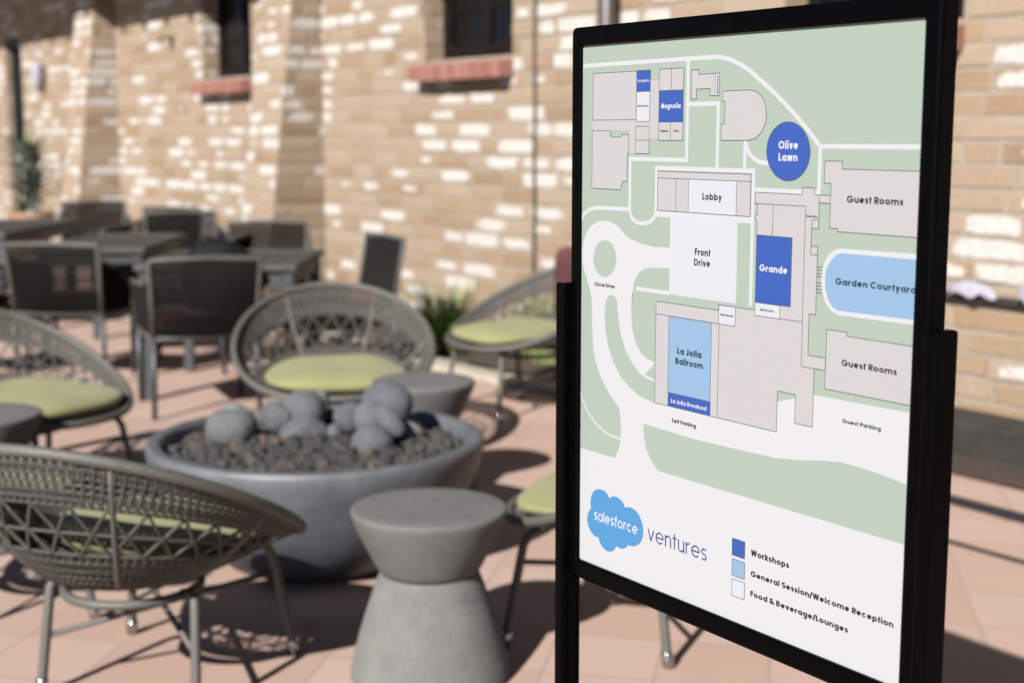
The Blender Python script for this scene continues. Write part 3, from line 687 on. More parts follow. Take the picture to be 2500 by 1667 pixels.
# door in its deep reveal
x0, x1 = OPEN[0][0], OPEN[0][1]; y = WY + .085
d = MB()
for a, c in (((x0, y, 0), (x0 + .10, y + .07, 2.62)), ((x1 - .10, y, 0), (x1, y + .07, 2.62)), ((x0 + .1, y, 2.50), (x1 - .1, y + .07, 2.62)), ((x0 + .1, y + .02, 0.0), (x1 - .1, y + .06, 0.25)), ((x0 + .1, y + .02, 1.0), (x1 - .1, y + .06, 1.1))):
    d.box(L3(*a), L3(*c))
do = d.build('door', M['doorgreen'], bld)
g = MB(); g.box(L3(x0 + .1, y + .035, .25), L3(x1 - .1, y + .045, 2.5)); g.build('pane', M['glass'], do)
h = MB(); h.tube([L3(x1 - .16, y - .03, 1.0), L3(x1 - .16, y - .03, 1.16)], .012, 8); h.build('handle', M['cap'], do)
# roof with its overhanging eave and rafter tails
r = MB(); r.box(L3(-28, 4.06, 3.41), L3(4, 7.2, 3.52))
for i in range(50):
    x = -27.7 + i * .63; r.box(L3(x, 4.12, 3.30), L3(x + .09, 5.24, 3.409))
r.build('roof', M['eavewood'], bld)
# downpipe and its brackets
p = MB(); p.tube([L3(-6.62, WY - .085, .04), L3(-6.62, WY - .085, 3.40)], .058, 14); po = p.build('downpipe', M['pipe'], bld, True)
for z in (.5, 1.6, 2.7):
    p = MB()
    p.tube([L3(-6.62 + .064 * math.cos(a), WY - .085 + .064 * math.sin(a), z) for a in [i * math.pi / 8 for i in range(16)]], .007, 6, True)
    p.build('pipe_bracket', M['pipe'], po)
# thin cable down the wall
p = MB(); p.tube([(-7.44 + .004 * math.sin(i * .9), WY - .021, .03 + i * .1) for i in range(34)], .0085, 6)
tag(p.build('wall_cable', M['cable'], None, True), 'thin dark cable running straight down the brick wall right of the middle window', 'cable')
# small dark bracket lamp and pale fitting at the far end
p = empty('wall_bracket', (-13.62, WY, 2.28)); p.scale = (.6, .8, .6); tag(p, 'small dark iron bracket on the brick wall left of the farthest window', 'bracket')
q = MB(); q.box((-.05, -.03, -.09), (.05, 0, .09)); q.build('back_plate', M['timber'], p)
q = MB(); q.tube([(0, -.02, .03), (0, -.10, .08), (0, -.17, .05), (0, -.18, -.03)], .018, 8); q.build('arm', M['timber'], p, True)
p = empty('wall_fitting', (-17.95, WY, 2.12)); tag(p, 'small pale lavender fitting on the far end of the brick wall beside the dark door', 'wall fitting')
q = MB(); q.lathe([(.035, -.20), (.06, -.15), (.075, -.05), (.07, .06), (.05, .12), (.02, .14)], 20, capt=True, center=(0, -.085)); q.build('shade', M['cloth'], p, True)
q = MB(); q.box((-.04, -.02, -.05), (.04, 0, .10)); q.build('back_plate', M['timber'], p)
# dark timber along the wall foot, rail on the wall, cloth on the rail
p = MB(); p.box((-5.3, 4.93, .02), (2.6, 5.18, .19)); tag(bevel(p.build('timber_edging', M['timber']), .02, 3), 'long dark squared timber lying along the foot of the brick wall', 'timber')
rl = MB()
rl.box((-5.05, WY - .052, .665), (2.5, WY - .011, .692)); tag(bevel(rl.build('wall_rail', M['timber']), .004), 'narrow dark wooden rail fixed along the brick wall right of the sign', 'rail')
def crumple(name, c, sx, sy, sz, seed, label):
    g_ = random.Random(seed); b = MB(); nu, nv = 34, 14
    ph = [g_.uniform(0, 6.28) for _ in range(8)]
    for i in range(nv + 1):
        for j in range(nu):
            a = 2 * math.pi * j / nu; t = i / nv
            rr = math.sin(math.pi * (0.5 * t)) if t < 1 else 1
            rr = math.sin(math.pi * 0.5 * t) ** 0.8
            fold = 1 + .16 * math.sin(3 * a + ph[0]) + .10 * math.sin(7 * a + ph[1]) + .05 * math.sin(11 * a + ph[2])
            z = (1 - t ** 1.6) * sz * (1 + .25 * math.sin(2 * a + ph[3]) * t + .12 * math.sin(5 * a + ph[4]) * t) + .012 * math.sin(6 * a + ph[5]) * t
            b.v.append((rr * fold * math.cos(a) * sx, rr * fold * math.sin(a) * sy, z))
    for i in range(nv):
        for j in range(nu):
            p_ = i * nu + j; q_ = i * nu + (j + 1) % nu
            b.face((p_, q_, q_ + nu, p_ + nu))
    b.face([nv * nu + j for j in range(nu)][::-1])
    o = b.build(name, M['cloth'], None, True); o.location = c
    return tag(o, label, 'cloth')
crumple('folded_cloth', (-4.035, WY - .058, .692), .12, .032, .06, 3, 'crumpled pale lavender cloth on the dark wall rail just right of the sign')
crumple('folded_cloth', (-3.71, WY - .058, .692), .07, .034, .12, 8, 'second pale cloth on the wall rail, cut by the right picture edge')
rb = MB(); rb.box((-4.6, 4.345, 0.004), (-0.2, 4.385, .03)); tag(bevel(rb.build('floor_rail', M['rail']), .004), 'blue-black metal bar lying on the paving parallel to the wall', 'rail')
rb = MB(); rb.tube([(-4.6 + i * .2, 3.925 + .006 * math.sin(i * .7), .0095) for i in range(22)], .0075, 6); tag(rb.build('floor_shadow_strip', M['cable'], None, True), 'thin brown strip standing in for a shadow line on the paving in front of the metal bar', 'cable')  # dark strip modelled on the paving in place of a soft cast shadow line

# ================================================================== plants
def blade(b, p, d, L, w, bend, mi=0, seg=5):
    d = Vector((d[0], d[1], 0)); d.normalize(); side = Vector((-d.y, d.x, 0))
    pts = []
    for i in range(seg + 1):
        t = i / seg
        q = Vector(p) + d * (L * bend * t * t) + Vector((0, 0, L * (t - .45 * bend * t * t)))
        ww = w * (1 - t) ** .6 * (0.55 + .9 * t * (1 - t) * 2) if i < seg else 0.0008
        pts.append((q - side * ww, q + side * ww + Vector((0, 0, ww * .3))))
    n = b.add([tuple(x) for pr in pts for x in pr])
    for i in range(seg): b.face((n + 2 * i, n + 2 * i + 1, n + 2 * i + 3, n + 2 * i + 2), mi)
def clump(name, c, nb, L, w, spread, mats, label, cat='plant', group=None, seed=1, wts=None):
    g_ = random.Random(seed); root = empty(name, c)
    for k_, (pn, m) in enumerate(mats):
        b = MB()
        for i in range(int(nb * (wts[k_] if wts else 1))):
            a = g_.uniform(0, 6.28); rr = g_.random() ** .6 * spread
            blade(b, (rr * math.cos(a), rr * math.sin(a) * .7, 0), (math.cos(a + g_.uniform(-.6, .6)), math.sin(a + g_.uniform(-.6, .6))), L * g_.uniform(.55, 1.1), w * g_.uniform(.7, 1.2), g_.uniform(.1, .7))
        b.build(pn, m, root)
    return tag(root, label, cat, group)
clump('grass_plant', (-7.70, 4.72, .03), 130, .52, .011, .2, [('blades', M['blade']), ('dry_blades', M['straw'])], 'tall tufted grass plant with dry tips between the two rear lounge chairs', group='plants in the bed', seed=2, wts=[1, .5])
clump('grass_plant', (-6.95, 4.98, .03), 120, .54, .010, .2, [('blades', M['blade']), ('dry_blades', M['straw'])], 'tufted green grass plant behind the lounge chair beside the sign', group='plants in the bed', seed=4, wts=[1, .4])
def bushy(name, c, nl, rad, ht, leaf, mats, label, group=None, seed=1):
    g_ = random.Random(seed); root = empty(name, c)
    st = MB()
    tips = []
    for i in range(9):
        a = g_.uniform(0, 6.28); e = Vector((math.cos(a) * rad * g_.uniform(.2, .8), math.sin(a) * rad * g_.uniform(.2, .8), ht * g_.uniform(.5, .95)))
        st.tube([(0, 0, 0), tuple(e * .5 + Vector((0, 0, .06))), tuple(e)], [.008, .006, .003], 5); tips.append(e)
    st.build('stem', M['timber'], root)
    for k_, (pn, m) in enumerate(mats):
        b = MB()
        for i in range(nl):
            e = g_.choice(tips); p = e * g_.uniform(.45, 1.1) + Vector((g_.gauss(0, rad * .3), g_.gauss(0, rad * .3), g_.gauss(0, ht * .1)))
            a = g_.uniform(0, 6.28); tl = g_.uniform(-.4, .9); s = leaf * g_.uniform(.6, 1.2)
            d = Vector((math.cos(a), math.sin(a), tl)).normalized(); sd = d.cross(Vector((0, 0, 1))).normalized()
            up = sd.cross(d)
            n = b.add([tuple(p), tuple(p + d * s * .5 + sd * s * .26 + up * s * .06), tuple(p + d * s), tuple(p + d * s * .5 - sd * s * .26 + up * s * .06)])
            b.face((n, n + 1, n + 2)); b.face((n, n + 2, n + 3))
        b.build(pn, m, root)
    return tag(root, label, 'plant', group)
bushy('leafy_plant', (-7.50, 4.60, .03), 150, .16, .26, .075, [('leaves', M['bright'])], 'bright green leafy plant at the edge of the bed below the tall grass', 'plants in the bed', 5)
bushy('leafy_plant', (-6.35, 4.95, .03), 130, .22, .26, .07, [('leaves', M['darkleaf']), ('young_leaves', M['blade'])], 'dark green low bush in the bed under the lounge chair beside the sign', 'plants in the bed', 6)
bushy('leafy_plant', (-5.75, 5.02, .03), 110, .2, .24, .07, [('leaves', M['darkleaf']), ('young_leaves', M['bright'])], 'small mottled green bush in the bed hidden partly by the left sign post', 'plants in the bed', 9)
# potted shrub at the far end
pp = empty('potted_shrub', (-16.9, 4.72, 0)); tag(pp, 'grey-green spiky shrub in a terracotta pot at the far end of the wall', 'potted plant')
q = MB(); q.lathe([(.15, 0), (.19, .06), (.24, .30), (.26, .42), (.27, .44), (.27, .48), (.235, .48), (.23, .42)], 32, capt=True); q.build('pot', M['pot'], pp, True)
g_ = random.Random(21)
q = MB(); q2 = MB(); q3 = MB()
for i in range(210):
    a = g_.uniform(0, 6.28); zz = .5 + g_.random() ** .8 * .75; rr = .14 * g_.random()
    blade((q, q, q2, q, q3)[i % 5], (rr * math.cos(a), rr * math.sin(a), zz - .05), (math.cos(a), math.sin(a)), g_.uniform(.25, .46), g_.uniform(.02, .036), g_.uniform(.5, 1.2))
q.tube([(0, 0, .43), (.01, .02, .8), (-.01, 0, 1.12)], [.03, .024, .012], 7)
q.build('grey_leaves', M['agave'], pp); q2.build('dark_leaves', M['darkleaf'], pp); q3.build('green_leaves', M['blade'], pp)

# ================================================================== FIRE BOWL
PIT = (-4.17, 2.06)
fb = tag(empty('fire_bowl', (PIT[0], PIT[1], 0)), 'wide round grey concrete fire bowl in the middle of the lounge chairs', 'fire pit')
b = MB(); b.lathe([(.27, 0), (.30, .012), (.37, .06), (.445, .14), (.505, .24), (.537, .32), (.549, .365), (.553, .395), (.549, .408), (.54, .412), (.512, .412), (.503, .406), (.499, .39), (.49, .30), (.47, .285), (.10, .28)], 128, capt=True)
b.build('bowl', M['bowl'], fb, True)
g_ = random.Random(31)
ICO = []
t_ = (1 + 5 ** .5) / 2
for s1 in (-1, 1):
    for s2 in (-t_, t_): ICO += [(0, s1, s2), (s1, s2, 0), (s2, 0, s1)]
ICO = [Vector(p).normalized() for p in ICO]
ICF = []
for i in range(12):
    for j in range(i + 1, 12):
        for k_ in range(j + 1, 12):
            if all(abs((ICO[x] - ICO[y]).length - 1.0515) < .01 for x, y in ((i, j), (j, k_), (i, k_))):
                nrm = (ICO[j] - ICO[i]).cross(ICO[k_] - ICO[i])
                ICF.append((i, j, k_) if nrm.dot(ICO[i]) > 0 else (i, k_, j))
b = MB()
for i in range(1500):
    a = g_.uniform(0, 6.28); rr = .49 * g_.random() ** .5
    s = g_.uniform(.011, .028)
    z = .35 + .022 * (1 - (rr / .5) ** 2) + g_.uniform(-.008, .012)
    c = Vector((PIT[0] + rr * math.cos(a), PIT[1] + rr * math.sin(a), z))
    n = b.add([tuple(c + p * s * g_.uniform(.65, 1.25)) for p in ICO])
    tn = g_.random()
    for f_ in ICF: b.setatt('tone', b.face([n + k_ for k_ in f_]), tn)
b.lathe([(.02, .35), (.488, .338)], 48, center=PIT, capb=True)
tag(b.build('lava_gravel', M['lava']), kind='stuff', label='brown and black lava gravel filling the fire bowl', cat='gravel')
STONES = [
 (-4.433, 1.873, .403, .079, 'large pale round stone at the left end of the fire bowl'),
 (-4.565, 1.940, .423, .040, 'stone rounded behind the top of the large left stone'),
 (-4.570, 2.030, .395, .038, 'small round stone between the large left stone and the pale chair leg'),
 (-4.553, 2.056, .366, .031, 'small pale stone against the right of the large left stone'),
 (-4.385, 2.020, .440, .042, 'oblong tilted stone leaning left of the central pair'),
 (-4.345, 2.110, .462, .058, 'big stone stacked on top of the central stone'),
 (-4.311, 2.082, .385, .063, 'big central stone carrying another stone'),
 (-4.368, 2.000, .358, .021, 'tiny stone at the lower left of the central stone'),
 (-4.244, 2.095, .363, .026, 'tiny pale stone in front of the central stone'),
 (-4.255, 2.173, .371, .035, 'egg-shaped stone between the central and the front right stone'),
 (-4.205, 2.205, .450, .044, 'stone stacked behind the egg-shaped stone'),
 (-4.150, 2.250, .455, .050, 'dark-sided stone above the front right stone'),
 (-4.031, 2.191, .392, .062, 'large brownish round stone at the front right of the pile'),
 (-4.185, 2.345, .462, .074, 'tall dark stone topping the right end of the pile'),
 (-4.115, 2.375, .378, .044, 'stone at the right below the tall dark stone'),
 (-4.255, 2.475, .372, .040, 'round stone farthest right, apart from the pile'),
 (-4.373, 2.218, .420, .028, 'small stone in the gap behind the stacked stones'),
 (-4.488, 2.238, .425, .042, 'upright stone at the back of the pile under the green cushion'),
 (-4.355, 2.287, .376, .044, 'stone low at the back of the pile'),
 (-4.060, 2.275, .455, .038, 'oblong pale stone sloping down right of the dark-sided stone')]
def blob(name, c, r, seed, mat, sq=(1, 1, 1), amp=.1, seg=28, ringn=18):
    g_ = random.Random(seed); b = MB()
    ph = [(Vector((g_.gauss(0, 1), g_.gauss(0, 1), g_.gauss(0, 1))) * 1.6, g_.uniform(0, 6.28)) for _ in range(5)]
    for i in range(ringn + 1):
        th = math.pi * i / ringn
        for j in range(seg):
            a = 2 * math.pi * j / seg
            d = Vector((math.sin(th) * math.cos(a), math.sin(th) * math.sin(a), math.cos(th)))
            k_ = 1 + amp * sum(math.sin(p.dot(d) + o) for p, o in ph) / 2.2
            b.v.append((d.x * r * k_ * sq[0], d.y * r * k_ * sq[1], d.z * r * k_ * sq[2]))
    for i in range(ringn):
        for j in range(seg):
            p = i * seg + j; q = i * seg + (j + 1) % seg
            b.face((p, p + seg, q + seg, q))
    o = b.build(name, mat, None, True); o.location = c
    return o
OBL = {4: (1.25, .75, 1.15), 9: (.9, .9, 1.15), 13: (1.1, 1.05, .98), 17: (.7, .8, 1.4), 19: (1.35, .8, .8)}
for i, (x, y, z, r_, lab) in enumerate(STONES):
    o = blob('fire_stone', (x, y, z), r_ * 1.2, 100 + i, M['stone'], OBL.get(i, (1, 1, .95)), .12)
    if i in (4, 19): o.rotation_euler = (0, R(-40 if i == 4 else 35), R(30))
    tag(o, lab, 'stone', 'stones piled in the fire bowl')

# ================================================================== CONCRETE SIDE TABLES
def make_stool():
    root = empty('side_table')
    b = MB(); b.lathe([(.126, .283), (.135, .295), (.163, .350), (.190, .405), (.199, .432), (.202, .442), (.199, .449), (.193, .451), (.12, .449), (.02, .449)], 96, capb=True, capt=True)
    b.build('top', M['stooltop'], root, True)
    NS = 480
    rib = lambda s, z: (.0013 if (s % 4) in (0, 1) else -.0013) * smoothstep(.285, .25, z) + .00022 * math.sin(z * 520)
    prof = [(.196, 0.0), (.207, .008)]
    for i in range(1, 110):
        t = i / 109; prof.append((.207 - .079 * t ** 1.25, .008 + .272 * t))
    prof.append((.122, .2825))
    b = MB(); b.lathe(prof, NS, capb=True, capt=True, jitter=rib)
    b.build('base', M['stoolbase'], root, True)
    return root
st0 = make_stool()
for i, (x, y, lab) in enumerate([(-3.06, 1.826, 'hourglass concrete side table in the foreground right of the fire bowl'), (-4.70, 2.785, 'concrete side table behind the fire bowl beside the facing lounge chair'),
                                 (-4.98, 1.19, 'grey concrete side table cut by the left picture edge')]):
    o = st0 if i == 0 else copy_tree(st0)
    o.location = (x, y, 0); o.rotation_euler = (0, 0, i * 1.1)
    tag(o, lab, 'side table', 'hourglass concrete side tables')

# ================================================================== LOUNGE CHAIRS
def rimpt(phi):
    c = math.cos(phi); t = (1 - c) / 2
    rr = .315 + .235 * t - .03 * math.sin(phi) ** 2
    return rr * math.sin(phi), rr * c, .352 + .368 * t ** 1.95
RING_R, RING_Z, RING_Y = .165, .318, -.115
def shell(phi, s):
    x1, y1, z1 = rimpt(phi); t = (1 - math.cos(phi)) / 2
    x0, y0 = RING_R * math.sin(phi), RING_R * math.cos(phi) + RING_Y
    p = 1.15 + .75 * t
    return (x0 + (x1 - x0) * s, y0 + (y1 - y0) * s, RING_Z + .012 + (z1 - RING_Z - .012) * s ** p)
def make_lounge():
    root = empty('lounge_chair')
    TAU = 2 * math.pi
    w = MB(); SR = .0052
    def strand(p0, s0, p1, s1, r_=SR, seg=3, wob=0):
        w.tube([shell(p0 + (p1 - p0) * i / seg, s0 + (s1 - s0) * i / seg) for i in range(seg + 1)], r_, 4, caps=False)
    N = 150
    for i in range(N):
        a = TAU * i / N; d = TAU / N
        strand(a, .81, a + .9 * d, .99); strand(a + .9 * d, .81, a, .99)
    N2 = 34
    for i in range(N2):
        a = TAU * i / N2; d = TAU / N2
        strand(a, .55, a + 1.0 * d, .81, .0046, 4); strand(a + d, .55, a, .81, .0046, 4)
    N3 = 110
    for i in range(N3):
        a = TAU * i / N3; d = TAU / N3
        strand(a, 0.0, a + .8 * d, .55, seg=4); strand(a + .8 * d, 0.0, a, .55, seg=4)
    for s in (.07, .14, .21, .28, .35, .42, .49, .55, .68, .81, .84, .87, .90, .93, .96):
        w.tube([shell(TAU * i / 64, s) for i in range(64)], .0042 if s in (.55, .68, .81) else SR, 4, True)
    for i in range(6):
        a = -.13 + i * .052
        w.tube([(-math.sqrt(max(0, RING_R ** 2 - a * a)), a + RING_Y, RING_Z + .008), (0, a + RING_Y, RING_Z - .004), (math.sqrt(max(0, RING_R ** 2 - a * a)), a + RING_Y, RING_Z + .008)], .0034, 4)
    w.build('woven_shell', M['weave'], root, True)
    b = MB(); b.tube([rimpt(TAU * i / 96) for i in range(96)], .0145, 10, True); b.build('rim', M['frame'], root, True)
    b = MB()
    for k_ in range(8):
        a = TAU * (k_ + .5) / 8; b.tube([shell(a, s / 8) for s in range(9)], .0075, 6)
    b.build('rib', M['frame'], root, True)
    b = MB(); b.tube([(RING_R * math.sin(TAU * i / 48), RING_R * math.cos(TAU * i / 48) + RING_Y, RING_Z - .033) for i in range(48)], .0125, 10, True); b.build('base_ring', M['frame'], root, True)
    for sx in (-1, 1):
        for sy in (-1, 1):
            fx, fy = .215 * sx, .222 * sy
            if sy < 0: fx, fy, tx, ty, tz, e = .222 * sx, -.205, .206 * sx, -.168, .274, [(.200 * sx, -.162, .288), (.184 * sx, -.152, .291), (.155 * sx, -.140, .285)]
            else: fx, fy, tx, ty, tz, e = .255 * sx, .255, .216 * sx, .214, .285, [(.208 * sx, .205, .305), (.195 * sx, .19, .322), (.17 * sx, .165, .328)]
            P = [(fx + (tx - fx) * t, fy + (ty - fy) * t, tz * t) for t in (0, .15, .4, .7, 1.0)] + e
            b = MB(); b.tube(P, .0125, 10); lg = b.build('leg', M['frame'], root, True)
            b = MB(); d = Vector(P[1]) - Vector(P[0]); d.normalize()
            b.tube([Vector(P[0]) + d * .000, Vector(P[0]) + d * .004, Vector(P[0]) + d * .040, Vector(P[0]) + d * .046], [.012, .0165, .0162, .0135], 14)
            b.build('foot_cap', M['cap'], lg, True)
    b = MB()
    b.tube([(-.224, .222, .24), (.214, -.184, .15)], .008, 6); b.tube([(.224, .222, .24), (-.214, -.184, .15)], .008, 6)
    b.build('cross_brace', M['frame'], root, True)
    # cushion: plump, wide, with four soft corners
    b = MB(); NU, NV = 64, 12
    for i in range(NV + 1):
        th = -math.pi / 2 + math.pi * i / NV
        for j in range(NU):
            a = TAU * j / NU
            ca, sa = math.cos(a), math.sin(a)
            k_ = (abs(ca) ** 2.9 + abs(sa) ** 2.9) ** (-1 / 2.9)
            cz = math.copysign(abs(math.sin(th)) ** .75, math.sin(th)); cr = math.cos(th) ** .42 if abs(math.cos(th)) > 1e-6 else 0
            wx = .292 - .045 * (sa * k_ < 0) * abs(sa * k_) ; wy = .262
            x = wx * ca * k_ * cr; y = wy * sa * k_ * cr
            edge = .4 + .6 * max(0, 1 - (abs(ca * k_) * cr) ** 5)
            dome = 1 - .35 * (cr ** 3)
            z = cz * .050 * dome * edge + .006 * math.sin(x * 14 + 1) * math.sin(y * 11)
            z += .042 * max(0, -y / .262) ** 2 + .020 * (x / .29) ** 2
            b.v.append((x, y + .012, .388 + z))
    for i in range(NV):
        for j in range(NU):
            p = i * NU + j; q = i * NU + (j + 1) % NU
            b.face((p, q, q + NU, p + NU))
    b.build('cushion', M['cushion'], root, True)
    return root
lc = make_lounge()
for i, (x, y, dx, dy, lab) in enumerate([
        (-3.44, 1.24, -.61, .79, 'woven lounge chair in the left foreground seen from behind'),
        (-5.28, 2.70, .90, -.43, 'woven lounge chair facing the camera behind the fire bowl'),
        (-5.40, 1.50, .89, .45, 'woven lounge chair cut by the left picture edge, its green seat turned to the right'),
        (-5.926, 4.04, 0.0, -1.0, 'woven lounge chair nearest the brick wall with a maroon pillow, behind the left sign post'),
        (-3.035, 2.445, -.84, -.54, 'woven lounge chair mostly hidden by the sign, its seat corner beside the foreground side table'),
        (-4.24, 1.00, .06, 1.0, 'woven lounge chair hidden behind the left foreground chair')]):
    o = lc if i == 0 else copy_tree(lc)
    o.location = (x, y, 0); o.rotation_euler = (0, 0, heading(dx, dy))
    tag(o, lab, 'lounge chair', 'woven lounge chairs round the fire bowl')
# maroon pillow leaning in the rear lounge chair
b = MB(); NU, NV = 40, 10
for i in range(NV + 1):
    th = -math.pi / 2 + math.pi * i / NV
    for j in range(NU):
        a = 2 * math.pi * j / NU; ca, sa = math.cos(a), math.sin(a)
        k_ = (abs(ca) ** 8 + abs(sa) ** 8) ** (-1 / 8); cr = abs(math.cos(th)) ** .35; cz = math.sin(th)
        b.v.append((.21 * ca * k_ * cr, .055 * cz * (1.1 - .6 * cr ** 4), .21 * sa * k_ * cr))
for i in range(NV):
    for j in range(NU):
        p = i * NU + j; q = i * NU + (j + 1) % NU
        b.face((p, p + NU, q + NU, q))
o = b.build('pillow', M['maroon'], None, True)
o.location = (-5.63, 4.344, .64); o.rotation_euler = (R(-14), 0, heading(.826, -.563))
tag(o, 'square maroon pillow propped in the lounge chair beside the left sign post', 'pillow')

# ================================================================== DINING CHAIRS AND TABLES
def make_dining(arms=True):
    root = empty('dining_armchair' if arms else 'dining_side_chair')
    f = MB(); r_ = .0135
    # back frame with top rail, arms swept down into the front posts
    f.tube([(-.25, -.27, .40), (-.262, -.31, .62), (-.27, -.335, .775), (-.262, -.338, .79), (0, -.345, .795), (.262, -.338, .79), (.27, -.335, .775), (.262, -.31, .62), (.25, -.27, .40)], r_, 8)
    for s in (-1, 1):
        if arms: f.tube([(.267 * s, -.325, .70), (.285 * s, -.20, .665), (.29 * s, .05, .65), (.29 * s, .20, .645), (.287 * s, .245, .625), (.282 * s, .255, .58), (.275 * s, .255, .40)], r_, 8)
        f.tube([(.275 * s, .255, .40), (.262 * s, 0, .395), (.25 * s, -.27, .40)], r_, 8)
    f.tube([(-.275, .255, .40), (.275, .255, .40)], r_, 8); f.tube([(-.25, -.27, .40), (.25, -.27, .40)], r_, 8)
    f.build('frame', M['dframe'], root, True)
    for sx in (-1, 1):
        for sy in (-1, 1):
            b = MB(); y = .25 if sy > 0 else -.27
            b.tube([(.262 * sx, y * 1.04, 0), (.265 * sx if sy > 0 else .25 * sx, y, .40)], [.013, .016], 8); b.build('leg', M['dleg'], root, True)
    def band(fn, nu, wd, th, name):
        b = MB()
        for i in range(nu):
            u = (i + .5) / nu
            P = [Vector(fn(u, v / 8)) for v in range(9)]
            b.tube([tuple(p) for p in P], wd, 4)
        for v in (.02, .25, .5, .75, .98):
            b.tube([fn(u / 16, v) for u in range(17)], wd * .9, 4)
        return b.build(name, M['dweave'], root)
    def bk(u, v):
        x = (u - .5) * 2; w_ = .245 + .02 * v
        return (x * w_, -.27 - .07 * v - .045 * (1 - x * x) * math.sin(math.pi * min(1, v * .9 + .1)), .405 + .385 * v)
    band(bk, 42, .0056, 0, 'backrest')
    for s in (-1, 1):
        def sd(u, v, s=s):
            y = -.27 + .515 * u
            top = .70 - .05 * min(1, u * 4)
            return ((.252 + .03 * v + .02 * u) * s, y - .05 * v * (1 - u), .405 + (top - .405) * v)
        if arms: band(sd, 30, .0050, 0, 'side_panel')
    def st(u, v): return ((u - .5) * .5, -.26 + .50 * v, .402 - .012 * math.sin(math.pi * v) * math.sin(math.pi * u))
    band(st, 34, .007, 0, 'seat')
    b = MB(); NU, NV = 36, 8
    for i in range(NV + 1):
        th = -math.pi / 2 + math.pi * i / NV
        for j in range(NU):
            a = 2 * math.pi * j / NU; ca, sa = math.cos(a), math.sin(a)
            k_ = (abs(ca) ** 7 + abs(sa) ** 7) ** (-1 / 7); cr = abs(math.cos(th)) ** .35
            b.v.append((.24 * ca * k_ * cr, .24 * sa * k_ * cr - .005, .452 + .04 * math.sin(th)))
    for i in range(NV):
        for j in range(NU):
            p = i * NU + j; q = i * NU + (j + 1) % NU
            b.face((p, q, q + NU, p + NU))
    b.build('cushion', M['red'], root, True)
    return root
dc = make_dining()
FX, FY = -.826, .563; RX, RY = .563, .826       # away from the viewer along the table row, and across it
def fr(f_, r_): return (FX * f_ + RX * r_, FY * f_ + RY * r_)
for i, (x, y, d, lab) in enumerate([
        (-6.90, 2.74, fr(.93, -.36), 'dark woven armchair nearest the fire bowl, seen from behind with a black bag'),
        (-8.16, 2.53, fr(1.0, .12), 'dark woven armchair at the left pushed up to the table, its back to the camera'),
        (-12.35, 4.00, fr(-.95, .3), 'grey woven armchair back against the wall at the far left table'),
        (-11.05, 4.02, fr(-.9, -.3), 'dark woven armchair back behind the left table, below the farthest window'),
        (-10.25, 4.02, fr(-.9, .35), 'see-through woven armchair back at the end of the left table'),
        (-8.80, 4.00, fr(-.97, .12), 'woven armchair with a wide back behind the right-hand table'),
        (-8.55, 1.95, fr(.8, .5), 'dark woven armchair cut by the left picture edge with a dull red cushion'),
        (-8.12, 3.17, fr(.05, -1.0), 'dark woven armchair seen side on with a red cushion, between the two nearest tables')]):
    o = dc if i == 0 else copy_tree(dc)
    o.location = (x, y, 0); o.rotation_euler = (0, 0, heading(*d))
    tag(o, lab, 'armchair', 'woven dining armchairs')
o = make_dining(False); o.location = (-7.46, 3.81, 0); o.rotation_euler = (0, 0, heading(*fr(-.5, -.87)))
tag(o, 'narrow woven side chair standing alone right of the dining tables, before the brick wall', 'chair')
def make_table(name, A, B, wl, lab):
    """A, B: ends of the right-hand edge on the ground plan; wl: width towards the left"""
    A, B = Vector((A[0], A[1], 0)), Vector((B[0], B[1], 0)); d = (B - A); L = d.length; d.normalize()
    root = empty(name, (A.x, A.y, 0), math.atan2(d.y, d.x))      # local +X along the edge, +Y to the left
    b = MB()
    ns = 9
    for i in range(ns): b.box((.06, .06 + (wl - .12) * i / ns + .002, .696), (L - .06, .06 + (wl - .12) * (i + 1) / ns - .002, .718))
    b.box((0, 0, .69), (L, .06, .722)); b.box((0, wl - .06, .69), (L, wl, .722)); b.box((0, .06, .69), (.06, wl - .06, .722)); b.box((L - .06, .06, .69), (L, wl - .06, .722))
    bevel(b.build('tabletop', M['tabletop'], root), .003)
    b = MB(); b.box((.05, .03, .61), (L - .05, .05, .69)); b.box((.05, wl - .05, .61), (L - .05, wl - .03, .69)); b.box((.03, .05, .61), (.05, wl - .05, .69)); b.box((L - .05, .05, .61), (L - .03, wl - .05, .69)); b.build('apron', M['dleg'], root)
    for x in (.02, L - .075):
        for y in (.02, wl - .075):
            b = MB(); b.box((x, y, 0), (x + .055, y + .055, .69)); bevel(b.build('leg', M['dleg'], root), .004)
    return tag(root, lab, 'table', 'slatted dining tables')
make_table('dining_table', (-6.72, 3.22), (-7.55, 3.80), .85, 'slatted dining table beyond the armchair with the black bag')
make_table('dining_table', (-8.22, 2.95), (-9.31, 3.64), .66, 'slatted dining table at the left between the sideways armchair and the wall')
make_table('dining_table', (-10.03, 2.62), (-11.36, 3.54), .9, 'farthest dining table, at the left picture edge')
o = blob('bag', (-6.95, 2.91, .655), .22, 77, M['bag'], (1.0, .62, .95), .10)
o.rotation_euler = (0, 0, R(60))
tag(o, 'black rounded soft bag on the seat of the armchair nearest the fire bowl', 'bag')

